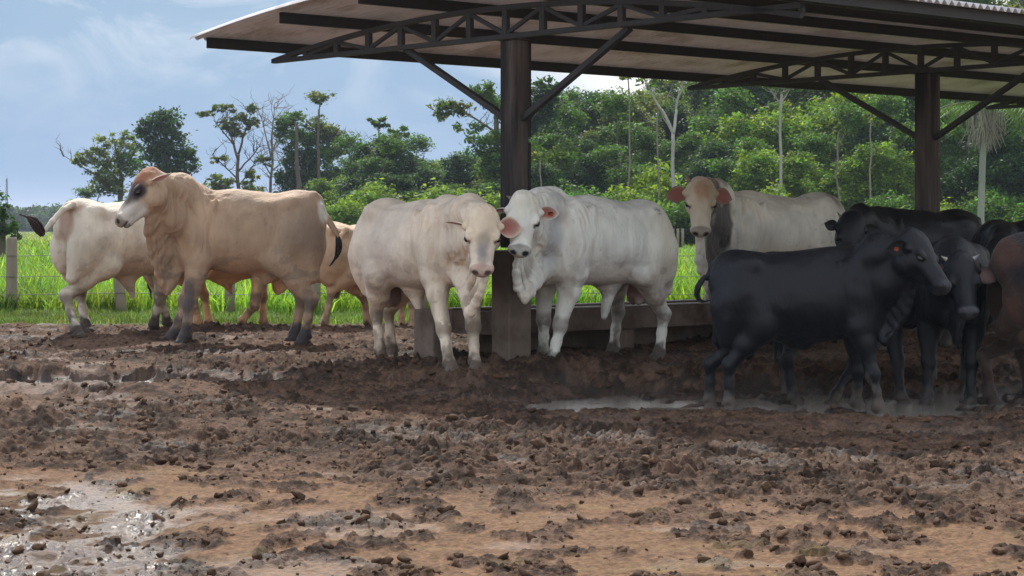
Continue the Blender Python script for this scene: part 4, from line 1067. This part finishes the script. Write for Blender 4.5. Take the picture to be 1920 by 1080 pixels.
def tree(name, label, base, limbs, blobs, col=G_MID, bark=BARK_D, lsize=.13, dens=130, seed=1, group=None, cat='tree', tw=None, clump=.30, mat=None):
    """limbs: list of (a, b, r0, r1); blobs as above, all in world metres"""
    root = empty(name, tuple(base), label=label, cat=cat, group=group); lo = -Vector(base)
    mb = MB(); ps = []
    for i, (a, b, r0, r1) in enumerate(limbs): ps.append(limb(mb, a, b, r0, r1, seed * 100 + i, bark, .10))
    if tw:
        for i in tw[0]: twigs(mb, ps[i], tw[1], tw[2], tw[3], seed * 7 + i, bark, tw[4])
    t = mb.build('trunk', m_bark, root); t.location = lo
    if blobs:
        V, Fc, c = blob_leaves(blobs, lsize, dens, seed, col, clump)
        cr = mk('crown', V, Fc, m_leaf, root, col=c, smooth=False); cr.location = lo
    return root
def B(px, py, rx, ry, Y, col=None, dd=0):
    """a foliage mass seen at px, py with half sizes rx, ry in picture pixels, as deep as it is wide"""
    c = W(px, py, Y + dd); k = Y / F
    t = (c, (rx * k, rx * k, ry * k)); return t + ((col,) if col is not None else ())
def G(px, Y): q = W(px, HY, Y); q[2] = 0; return q

Yt = 150
T = lambda px, py, Y=Yt, dd=0: W(px, py, Y + dd)
# left: pale feathery tree with long bare branch, dark creeper-covered tree beside it
tree('pale_feathery_tree', 'pale green thin-crowned tree with bare branch reaching left, beside the dark creeper tree', G(225, Yt),
     [(G(225, Yt), T(228, 330), .22, .16), (T(228, 345), T(165, 285), .10, .04), (T(228, 330), T(215, 265), .12, .04), (T(225, 350), T(120, 292), .08, .02), (T(228, 320), T(262, 268), .08, .03)],
     [B(150, 300, 16, 16, Yt), B(180, 315, 22, 20, Yt), B(215, 350, 30, 26, Yt), B(165, 292, 24, 20, Yt), B(195, 275, 26, 20, Yt), B(232, 262, 26, 24, Yt), B(210, 315, 34, 28, Yt), B(190, 345, 24, 24, Yt), B(245, 300, 28, 34, Yt, G_MID)], G_OLV * 1.1, seed=11, dens=115, tw=([1, 2, 3, 4], 7, 1.2, .03, 1), clump=.26)
tree('creeper_covered_tree', 'dark green creeper-covered tree with lumpy column crown behind the tan bull head', G(310, Yt - 6),
     [(G(310, Yt - 6), T(312, 230, Yt - 6), .3, .1)],
     [B(290, 225, 30, 20, Yt - 6), B(318, 232, 30, 26, Yt - 6), B(275, 250, 26, 22, Yt - 6), B(325, 270, 38, 30, Yt - 6), B(290, 285, 34, 32, Yt - 6), B(345, 305, 30, 28, Yt - 6), B(305, 325, 46, 34, Yt - 6), B(335, 350, 36, 30, Yt - 6), B(360, 285, 14, 16, Yt - 6, G_MID)], G_DARK, seed=12, dens=170)
tree('airy_umbrella_tree', 'tall airy tree with flat layered leaf clusters and bare limbs, behind the tan bull', G(446, Yt),
     [(G(446, Yt), T(447, 290), .16, .11), (T(447, 300), T(425, 228), .10, .04), (T(447, 290), T(470, 215), .09, .03), (T(446, 335), T(400, 290), .06, .02), (T(447, 320), T(490, 270), .07, .02), (T(440, 270), T(400, 225), .06, .02), (T(446, 350), T(482, 300), .06, .02)],
     [B(405, 350, 28, 22, Yt, G_OLV * 1.1), B(470, 358, 30, 18, Yt, G_OLV * 1.1), B(495, 300, 16, 14, Yt, G_OLV), B(412, 300, 18, 10, Yt, G_OLV), B(388, 214, 20, 9, Yt), B(408, 203, 16, 8, Yt), B(430, 205, 14, 9, Yt), B(428, 232, 22, 14, Yt), B(450, 222, 20, 13, Yt), B(468, 205, 16, 10, Yt), B(474, 232, 16, 14, Yt), B(448, 248, 22, 10, Yt), B(430, 340, 18, 12, Yt, G_OLV * 1.2), B(470, 330, 16, 14, Yt, G_OLV * 1.2), B(405, 330, 14, 10, Yt, G_OLV * 1.2)], G_OLV * .8, BARK_D, seed=13, dens=190, tw=([1, 2, 3, 4, 5, 6], 8, 1.3, .03, 1), clump=.2)
tree('bare_tree', 'leafless grey tree with upright twiggy limbs between the airy tree and the leafy column', G(508, Yt + 4),
     [(G(508, Yt + 4), T(510, 260, Yt + 4), .15, .07), (T(509, 300), T(488, 215), .07, .02), (T(510, 270), T(515, 195), .06, .02), (T(509, 290), T(535, 225), .06, .02), (T(508, 330), T(470, 270), .05, .015), (T(509, 320), T(545, 290), .05, .015)],
     [], bark=lin(128, 118, 108), seed=14, tw=([0, 1, 2, 3, 4, 5], 9, 1.4, .028, 1))
tree('leafy_column_tree', 'tall green tree of piled leafy columns with a separate round tuft on top', G(580, Yt - 4),
     [(G(560, Yt - 4), T(555, 230, Yt - 4), .25, .08), (G(600, Yt - 4), T(598, 205, Yt - 4), .15, .06), (T(598, 215), T(600, 190), .06, .03), (T(600, 280), T(665, 262), .05, .015), (T(605, 330), T(668, 308), .05, .015)],
     [B(545, 222, 28, 14, Yt, G_MID * 1.1), B(550, 250, 32, 24, Yt, G_MID), B(548, 290, 28, 30, Yt, G_DARK * 1.2), B(545, 335, 30, 34, Yt, G_DARK), B(540, 365, 30, 18, Yt, G_DARK), B(596, 232, 24, 16, Yt, G_OLV * .9), B(615, 262, 24, 24, Yt, G_OLV * .8), B(632, 285, 18, 18, Yt, G_OLV * .8), B(622, 325, 24, 22, Yt), B(530, 240, 16, 20, Yt, G_MID), B(575, 330, 30, 30, Yt, G_DARK * 1.2), B(610, 290, 26, 22, Yt, G_MID), B(585, 300, 26, 30, Yt, G_DARK * 1.2), B(600, 345, 34, 34, Yt, G_MID), B(575, 262, 20, 26, Yt, G_MID), B(615, 250, 30, 18, Yt, G_OLV * .8), B(640, 345, 20, 30, Yt), B(600, 182, 25, 11, Yt, G_OLV * .9), B(590, 192, 14, 6, Yt, G_OLV * .9)], G_MID, seed=15, dens=190, tw=([3, 4], 6, 1.0, .025, 1))
for i, (px, ty, w_) in enumerate(((710, 222, 24), (748, 240, 24))):
    tree('umbrella_leaf_tree', ['slender trunk with flat umbrella of large leaves, taller of the thin pair', 'slender pale trunk with drooping umbrella leaves, shorter of the thin pair'][i], G(px, Yt - 15),
         [(G(px + 2, Yt - 15), T(px - 1, ty + 14, Yt - 15), .09, .05), (T(px - 1, ty + 22, Yt - 15), T(px - 14, ty + 4, Yt - 15), .03, .015), (T(px - 1, ty + 22, Yt - 15), T(px + 14, ty + 4, Yt - 15), .03, .015)],
         [B(px - 12, ty + 5, 12, 5, Yt - 15), B(px + 8, ty, 12, 5, Yt - 15), B(px + 14, ty + 12, 9, 4, Yt - 15), B(px - 2, ty + 14, 9, 4, Yt - 15)], G_MID, lin(150, 145, 135), seed=16 + i, dens=150, lsize=.17, clump=.2)
# leaning branches left of the first post belong to a tree standing behind it
Yl = 112
tree('leaning_tree', 'tree behind the first shed post with a leafy branch leaning out to the left', G(935, Yl),
     [(G(935, Yl), T(930, 210, Yl), .2, .12), (T(932, 250, Yl), T(880, 215, Yl), .07, .04), (T(880, 215, Yl), T(836, 200, Yl), .05, .02), (T(930, 220, Yl), T(915, 165, Yl), .07, .03)],
     [B(836, 198, 30, 13, Yl, G_OLV * .9), B(828, 216, 16, 14, Yl, G_OLV * .9), B(866, 206, 16, 13, Yl, G_OLV * .9), B(862, 238, 7, 12, Yl, G_OLV), B(905, 170, 22, 18, Yl, G_MID), B(925, 195, 26, 22, Yl, G_MID), B(915, 270, 40, 26, Yl), B(890, 240, 18, 12, Yl), B(930, 310, 40, 34, Yl), B(975, 220, 40, 60, Yl, G_DARK), B(1020, 190, 36, 50, Yl, G_DARK)], G_MID, seed=18, dens=210, tw=([1, 2], 6, .7, .02, 1))

# prototypes for the forest wall
def proto(seed, kind):
    r = np.random.default_rng(seed); bl = []
    if kind == 'round':
        for k in range(15):
            a = r.random() * 6.28; q = r.random() ** .6; bl.append(((math.cos(a) * q * 2.3, math.sin(a) * q * 2.0, 3.4 + r.normal() * 1.3 + (1 - q) * 2.6), (1.05 + .5 * r.random(), 1.05 + .5 * r.random(), .75 + .35 * r.random())))
        hgt = 6
    elif kind == 'tall':
        for k in range(17):
            a = r.random() * 6.28; z = 2.5 + 8.2 * r.random(); q = (.4 + .6 * math.sin(min((z - 2) / 9 * math.pi, 3))) * r.random() ** .5
            bl.append(((math.cos(a) * q * 2.2, math.sin(a) * q * 2.0, z), (1.0 + .5 * r.random(), 1.0 + .5 * r.random(), .7 + .4 * r.random())))
        hgt = 10
    elif kind == 'open':
        for k in range(11):
            a = r.random() * 6.28; q = r.random() ** .5; bl.append(((math.cos(a) * q * 2.8, math.sin(a) * q * 2.4, 8.6 + r.normal() * .9 - q), (1.1 + .5 * r.random(), 1.0, .40 + .2 * r.random())))
        hgt = 8.5
    elif kind == 'creeper':
        for k in range(12):
            z = .8 + 8 * k / 12; bl.append(((r.normal() * .5, r.normal() * .5, z), (1.15 + .4 * r.random(), 1.1, 1.0)))
        hgt = 8.5
    else:
        for k in range(9):
            a = r.random() * 6.28; q = r.random() ** .6; bl.append(((math.cos(a) * q * 1.9, math.sin(a) * q * 1.2, .6 + 1.5 * (1 - q) * r.random() + .5 * r.random()), (.8 + .4 * r.random(), .8, .6 + .25 * r.random())))
        hgt = 1.6
    return bl, hgt
kinds = [('round', 'broadleaf_tree', G_MID, 'crown_r1'), ('round', 'broadleaf_tree', G_DARK, ''), ('tall', 'tall_forest_tree', G_MID * .9, ''), ('tall', 'tall_forest_tree', G_OLV * .8, ''), ('open', 'open_crown_tree', G_OLV, ''), ('creeper', 'creeper_covered_tree', G_DARK * .9, ''), ('bush', 'shrub', G_BRI, ''), ('bush', 'shrub', G_MID, ''), ('round', 'broadleaf_tree', G_BRI * .85, '')]
LBL = {0: 'round mid green broadleaf tree in the forest wall behind the yard', 1: 'round dark green broadleaf tree in the forest wall behind the yard', 2: 'tall green tree rising from the forest wall', 3: 'tall olive green tree rising from the forest wall', 4: 'open-crowned tree with visible limbs in the forest wall', 5: 'dark creeper-covered tree trunk column in the forest wall', 6: 'bright green shrub at the foot of the forest', 7: 'mid green shrub at the foot of the forest', 8: 'round bright green broadleaf tree in the forest wall behind the yard'}
GRP = {0: 'mid green forest trees', 1: 'dark green forest trees', 2: 'tall green forest trees', 3: 'tall olive forest trees', 4: 'open-crowned forest trees', 5: 'creeper-covered forest trees', 6: 'bright shrubs along the forest edge', 7: 'mid green shrubs along the forest edge', 8: 'bright forest trees'}
PROT = {}
for i, (kd, nm, cl, _) in enumerate(kinds):
    bl, hg = proto(200 + i, kd)
    limbs = [((0, 0, -.1), (0, 0, hg), .14 if kd != 'bush' else .05, .06 if kd != 'bush' else .02)]
    rr = np.random.default_rng(i)
    if kd != 'bush':
        for b_ in bl[:6]: limbs.append(((0, 0, b_[0][2] * .55), b_[0], .07, .025))
    PROT[i] = (nm, limbs, bl, cl, kd)
used = {}
def place(i, px, Y, sc=1.0, rz=0, sx=1.0):
    nm, limbs, bl, cl, kd = PROT[i]; x = (px - 960) / F * Y
    if i not in used:
        o = tree(nm, LBL[i], (0, 0, 0), limbs, bl, cl, BARK_W if kd == 'open' else BARK_D, lsize=.115 if kd != 'bush' else .095, dens=260 if kd != 'open' else 100, seed=300 + i, group=GRP[i], cat='shrub' if kd == 'bush' else 'tree', clump=.34)
        used[i] = o
    else:
        s0 = used[i]; o = s0.copy(); COL.objects.link(o)
        for ch in list(s0.children):
            c = ch.copy(); COL.objects.link(c); c.parent = o
    o.location = (x, Y, 0); o.rotation_euler = (0, 0, rz); o.scale = (sc * sx, sc * sx, sc)
    return o
R = random.Random(5)
# back rows: heights chosen from the skyline in the picture
def sky_y(px):      # picture row of the tree tops
    return float(np.interp(px, [640, 700, 760, 800, 860, 940, 1000, 1060, 1110, 1200, 1300, 1400, 1500, 1560, 1650, 1750, 1850, 1920, 2300], [330, 300, 285, 300, 310, 260, 150, 190, 165, 150, 130, 100, 90, 40, 10, -30, -50, -60, -60]))
for row, (Y, step) in enumerate(((138, 62), (126, 66), (116, 62), (108, 56))):
    px = 650 + R.random() * 30 + (40 if row % 2 else 0)
    while px < 2280:
        top = (HY - sky_y(px)) * (1.0, .92, .66, .44)[row] * (.82 + .22 * R.random())
        hm = top / F * Y + 1.1
        i = R.choice(((3, 2, 4, 2, 3), (2, 0, 5, 3, 4, 1), (0, 1, 5, 8, 2), (0, 1, 8, 6))[row]) if hm > 4.2 else R.choice((0, 8, 1))
        full = {0: 7.3, 1: 7.3, 2: 11.0, 3: 11.0, 4: 9.6, 5: 9.6, 6: 2.4, 7: 2.4, 8: 7.3}[i]
        sc = hm / full
        if i in (6, 7): sc = min(sc, 1.6)
        place(i, px, Y + R.uniform(-4, 4), sc, R.random() * 6.28, min(1.25, max(.8, .75 / sc ** .5 + .25)))
        px += step * R.uniform(.75, 1.25)
for Yb, n0, n1, st_ in ((103, 600, 2250, 62), (99.5, 640, 2250, 74)):
    px = n0
    while px < n1:
        place(R.choice((6, 7, 6, 7)), px, Yb + R.uniform(-1.5, 1.5), R.uniform(.7, 1.25), R.random() * 6.28); px += st_ * R.uniform(.6, 1.3)
# middle distance left: bushes under the tall trees
for px, ty, i in ((640, 330, 8), (665, 300, 0), (690, 290, 1), (720, 285, 1), (745, 275, 1), (770, 300, 0), (800, 300, 8), (640, 385, 8), (700, 370, 8), (860, 310, 1), (880, 330, 1), (780, 370, 0), (830, 350, 0), (905, 335, 8), (600, 350, 1), (575, 380, 1)):
    Y = 128 + R.uniform(-5, 5); place(i, px, Y, ((HY - ty) / F * Y + 1.1) / 7.3, R.random() * 6.28, 1.1)
for px in range(150, 660, 34):
    Y = 150 + R.uniform(-6, 4); place(R.choice((0, 8, 1)), px + R.uniform(-12, 12), Y, R.uniform(.32, .50), R.random() * 6.28, 1.3)
# trunks that stand out in the forest wall
def wt(name, label, base, limbs, blobs, **k): return tree(name, label, base, limbs, blobs, G_MID, lin(168, 164, 155), **k)
Yw = 101
wt('forked_white_tree', 'white-barked tree forking into two bare limbs at the forest edge', G(1264, Yw),
   [(G(1264, Yw), T(1262, 248, Yw), .10, .08), (T(1262, 250, Yw), T(1240, 205, Yw), .08, .06), (T(1240, 207, Yw), T(1216, 160, Yw), .06, .04), (T(1263, 250, Yw), T(1268, 205, Yw), .08, .06), (T(1268, 207, Yw), T(1280, 155, Yw), .06, .04), (T(1262, 258, Yw), T(1225, 180, Yw), .02, .01)],
   [B(1225, 150, 24, 14, Yw, G_OLV), B(1290, 142, 28, 16, Yw, G_OLV), B(1255, 135, 30, 14, Yw, G_OLV)], seed=41, dens=120, tw=([2, 4], 6, .6, .018, 1))
wt('slender_white_tree', 'single straight white trunk with thin twigs at the top, right of the forked tree', G(1475, Yw),
   [(G(1474, Yw), T(1466, 175, Yw), .085, .055), (T(1467, 200, Yw), T(1450, 178, Yw), .03, .015), (T(1467, 190, Yw), T(1482, 165, Yw), .03, .015)],
   [B(1450, 160, 26, 14, Yw, G_OLV), B(1490, 158, 22, 14, Yw, G_OLV)], seed=42, dens=80, tw=([0, 1], 5, .9, .018, 1))
for i, (px, ty) in enumerate(((1175, 150), (1232, 200), (1570, 240), (1630, 225), (1010, 300))):
    tree('thin_grey_trunk_tree', ['thin grey trunk left of the forked white tree', 'thin grey trunk close beside the forked white tree', 'short thin trunk in front of dark foliage right of the slender white tree', 'thin brown trunk left of the second shed post', 'thin pale trunk just right of the first shed post'][i], G(px, Yw + 1),
         [(G(px, Yw + 1), T(px + 3, ty, Yw + 1), .055, .03)], [B(px, ty - 6, 16, 9, Yw + 1, G_OLV)], G_OLV, lin(130, 120, 108), seed=50 + i, dens=110, clump=.2)
# pale palm with hanging dry fronds
def palm(px, Y):
    base = G(px, Y); root = empty('palm_tree', tuple(base), label='pale smooth palm trunk with a skirt of hanging dry strands, right of the second post', cat='tree')
    lo = -Vector(base); k = Y / F
    mb = MB(); limb(mb, G(px - 2, Y), T(px + 8, 205, Y), .105, .085, 77, lin(150, 152, 142), .02, 14); o = mb.build('trunk', m_bark, root); o.location = lo
    mb = MB(); r = np.random.default_rng(9)
    for q in range(260):
        x = px + 8 + r.normal() * 13; a = T(x, 205 + r.random() * 12, Y, r.normal() * .4); L = (30 + 45 * r.random()) * k
        p = [a, a + np.array([r.normal() * .06, 0, -L * .5]), a + np.array([r.normal() * .12, 0, -L])]
        mb.tube(p, [.012, .012, .004], 4, np.array(lin(150, 142, 132)) * (.5 + .7 * r.random()), cap=False)
    o = mb.build('dry_strands', m_bark, root, smooth=False); o.location = lo
    fr = MB()
    for q in range(14):
        a_ = q / 14 * 6.28; d = np.array([math.cos(a_), math.sin(a_), 0]); c0 = T(px + 8, 203, Y)
        p = [c0 + d * t * 2.0 + zz * (.9 * t - 1.5 * t * t) for t in np.linspace(0, 1, 10)]
        fr.tube(p, np.linspace(.03, .008, 10), 5, G_OLV)
        for t_i in range(1, 10):
            for sd in (-1, 1):
                for h_ in (0, .5):
                    b_ = np.array(p[t_i]) * (1 - h_ * .9) + np.array(p[t_i - 1]) * h_ * .9; w_ = np.cross(d, zz) * sd; e_ = b_ + w_ * .38 - zz * .28 + d * .12
                    fr.add([b_, b_ + d * .035, e_], [[0, 1, 2]], np.array(G_MID) * (.7 + .6 * r.random()))
    o = fr.build('frond', m_leaf, root, smooth=False); o.location = lo
palm(1838, 60)
# left edge bush
tree('round_dark_tree', 'dark rounded tree at the left edge above the first fence post', G(2, 60),
     [(G(5, 60), T(5, 390, 60), .12, .05)], [B(-5, 400, 24, 36, 60), B(-12, 365, 16, 16, 60), B(22, 425, 20, 17, 60), B(-5, 432, 30, 20, 60), B(32, 440, 10, 8, 60)], G_DARK * 1.3, seed=61, dens=420, lsize=.07, clump=.2)

# tall grass and verge
def grass(name, label, n, y0, y1, hfun, wfun, col, pw=1.0, seed=3, xr=.30, lean=.55, clumpy=.5):
    r = np.random.default_rng(seed)
    y = y0 + (y1 - y0) * r.random(n) ** pw; x = (r.random(n) * 2 - 1) * (xr * y + .5)
    if clumpy:
        keep = r.random(n) < (1 - clumpy) + clumpy * sst(.35, .6, fbm2(x * 1.1, y * .8, 3, seed)); x, y = x[keep], y[keep]; n = len(x)
    edge = sst(0, 1, (y - 26.0) / 1.2 + fbm2(x * 1.1, y * 1.1, 3, 90) * 1.2 - .6) if y0 < 27 else np.ones(n)
    k = edge > r.random(n) * .9; x, y, edge = x[k], y[k], edge[k]; n = len(x)
    k = y > y0 + (fbm2(x * 2.2, y * 0, 3, seed + 9) - .3) * 1.8; x, y, edge = x[k], y[k], edge[k]; n = len(x)
    h_ = hfun(x, y) * (.55 + .7 * r.random(n)); w_ = wfun(y)
    a = r.random(n) * 6.28; d = np.stack((np.cos(a), np.sin(a), np.zeros(n)), -1); sd = np.stack((-np.sin(a), np.cos(a), np.zeros(n)), -1)
    b0 = np.stack((x, y, np.full(n, -.02)), -1); ln = (lean * (.3 + 1.4 * r.random(n)) * h_)[:, None]; up_ = np.array([0, 0, 1.])
    m1 = b0 + up_ * (h_ * .55)[:, None] + d * ln * .3; tp = b0 + up_ * (h_ * (1 - .25 * r.random(n)))[:, None] + d * ln
    ww = (w_)[:, None] * sd
    V = np.stack((b0 - ww, b0 + ww, m1 + ww * .9, m1 - ww * .9, tp), 1).reshape(-1, 3)
    i0 = (np.arange(n) * 5)[:, None]
    c = np.asarray(col) * np.exp(r.normal(size=(n, 1)) * .28) * (1 + r.normal(size=(n, 1)) * np.array([.18, .03, -.1]))
    patch = fbm2(x * 1.3, y * .6, 3, seed + 4)[:, None]; c = c * (.45 + 1.1 * patch) * (1 + (vn2(x * .9, y * .5, seed + 6)[:, None] - .5) * np.array([.35, .0, .3]))
    c = np.repeat(c, 5, 0)
    o = mk(name, V, [i0 + [0, 1, 2, 3], i0 + [3, 2, 4]], m_grass, col=np.clip(c, 0, 1), smooth=False)
    tag(o, label, 'grass', kind='stuff')
GC = np.array(lin(128, 164, 68))
grass('tall_grass', 'tall bright green pasture grass beyond the fence', 120000, 29.4, 60, lambda x, y: .20 + .46 * fbm2(x * 1.4, y * .9, 3, 7), lambda y: .006 + .00022 * y, GC, 1.6, 3)
grass('tall_grass', 'bright green pasture grass stretching far off towards the trees', 70000, 55, 135, lambda x, y: .34 + .22 * fbm2(x * .5, y * .3, 3, 7), lambda y: .012 + .0003 * y, GC * 1.02, 1.1, 4, xr=.27)
grass('grass_verge', 'short trampled grass strip along the fence', 90000, 25.4, 30.2, lambda x, y: .05 + .13 * fbm2(x * 1.6, y * 1.6, 3, 17), lambda y: .0045 + 0 * y, np.array(lin(104, 130, 62)), 1.0, 5, lean=.6, clumpy=.75)
grass('far_pasture', 'pale pasture in the far left distance', 22000, 130, 420, lambda x, y: .3 + 0 * x, lambda y: .05 + 0 * y, np.array(lin(150, 172, 90)), 1.2, 6, xr=.26, clumpy=0)

# far woodland and hills on the left
def hills():
    V = []; 
    for (Y0, dep, hgt, seed, x0, x1, nm, lb) in ((620, 60, 7.0, 5, -190, 60, 'far_woodland', 'dark far woodland at the edge of the pasture on the left'), (520, 50, 4.6, 6, -150, 40, 'far_woodland', 'nearer dark wood line behind the pasture on the left')):
        r = np.random.default_rng(seed); bl = []
        n = 150
        for k in range(n):
            x = x0 + (x1 - x0) * r.random(); y = Y0 + dep * r.random()
            top = hgt * (.75 + .5 * fbm2(np.array([x * .03]), np.array([seed * 3.]), 2, 3)[0]); rr = 3.2 + 2.4 * r.random()
            bl.append(((x, y, top - rr * .7), (rr, rr, rr * .75))); bl.append(((x + r.normal() * 3, y - 2, top * .35), (rr, rr, rr * .9)))
        Vv, Fc, c = blob_leaves(bl, .75, 4.0, seed, G_DARK * .9, .5)
        tag(mk(nm, Vv, Fc, m_leaf, col=c, smooth=False), lb, 'woodland', kind='stuff')
    m = mat_col('wooded_hill', rough=1, attr=False, color=lin(70, 92, 52), nscale=.05, namt=.4, bump=2.0, bscale=.12, spec=.1)
    nx, ny = 400, 30; x = np.linspace(-900, 900, nx); y = np.linspace(1500, 2300, ny); X, Yg = np.meshgrid(x, y)
    z = (fbm2(X * .004, Yg * .002, 4, 8) * 26 + 4) * np.sin(np.linspace(0, math.pi, ny))[:, None] ** .6 - 3 + (fbm2(X * .06, Yg * .06, 3, 9) - .5) * 6
    z = z * sst(700, 100, X) 
    tag(mk('hills', np.stack((X, Yg, z), -1).reshape(-1, 3), grid_f(ny, nx), m), 'low hazy wooded hills on the left horizon', 'hills', kind='structure')
hills()
# radio mast on the horizon
mb = MB(); Ym = 900; b0 = G(13, Ym); k = Ym / F
for sx, sy in ((-.5, -.5), (.5, -.5), (0, .6)): mb.bar(b0 + [sx, sy, 0], b0 + [sx * .4, sy * .4, 95 * k], .22, .22, up=(0, 1, 0))
for q in range(16):
    z = q * 6 * k; mb.bar(b0 + [-.5, -.5, z], b0 + [.5, -.5, z + 6 * k], .14, .14, up=(0, 1, 0))
mb.bar(b0 + [0, 0, 95 * k], b0 + [0, 0, 102 * k], .12, .12, up=(0, 1, 0))
tag(mb.build('radio_mast', m_steel, smooth=False), 'thin lattice radio mast on the horizon at the far left', 'mast')
for i, (px, py) in enumerate(((1262, 465), (1271, 464), (1280, 465))):
    mb = MB(); b0 = G(px, 97); mb.tube([b0, b0 + zz * .7, b0 + zz * 1.1], [.07, .07, .06], 8)
    tag(mb.build('distant_fence_post', m_fp), ['grey fence post at the forest foot, leftmost of three', 'grey fence post at the forest foot, middle of three', 'grey fence post at the forest foot, rightmost of three'][i], 'post', 'posts of a distant fence')
# ------------------------------------------------------------------ humid air
def haze():
    m = bpy.data.materials.new('haze_air'); m.use_nodes = True; t = m.node_tree; t.nodes.clear()
    o = N(t, 'ShaderNodeOutputMaterial'); pv = N(t, 'ShaderNodeVolumePrincipled')
    pv.inputs['Color'].default_value = (.72, .82, 1, 1); pv.inputs['Density'].default_value = HAZE; pv.inputs['Anisotropy'].default_value = .3
    t.links.new(pv.outputs[0], o.inputs['Volume'])
    x, y0, y1, z0, z1 = 33000, -60, 6500, -4, 45
    v_ = [(-x, y0, z0), (x, y0, z0), (x, y1, z0), (-x, y1, z0), (-x, y0, z1), (x, y0, z1), (x, y1, z1), (-x, y1, z1)]
    ob = mk('haze', v_, np.array([[0, 3, 2, 1], [4, 5, 6, 7], [0, 1, 5, 4], [1, 2, 6, 5], [2, 3, 7, 6], [3, 0, 4, 7]]), m, smooth=False)
    tag(ob, 'thin bluish humid air over the whole landscape', 'haze', kind='stuff')
HAZE = .00026
if HAZE > 0: haze()
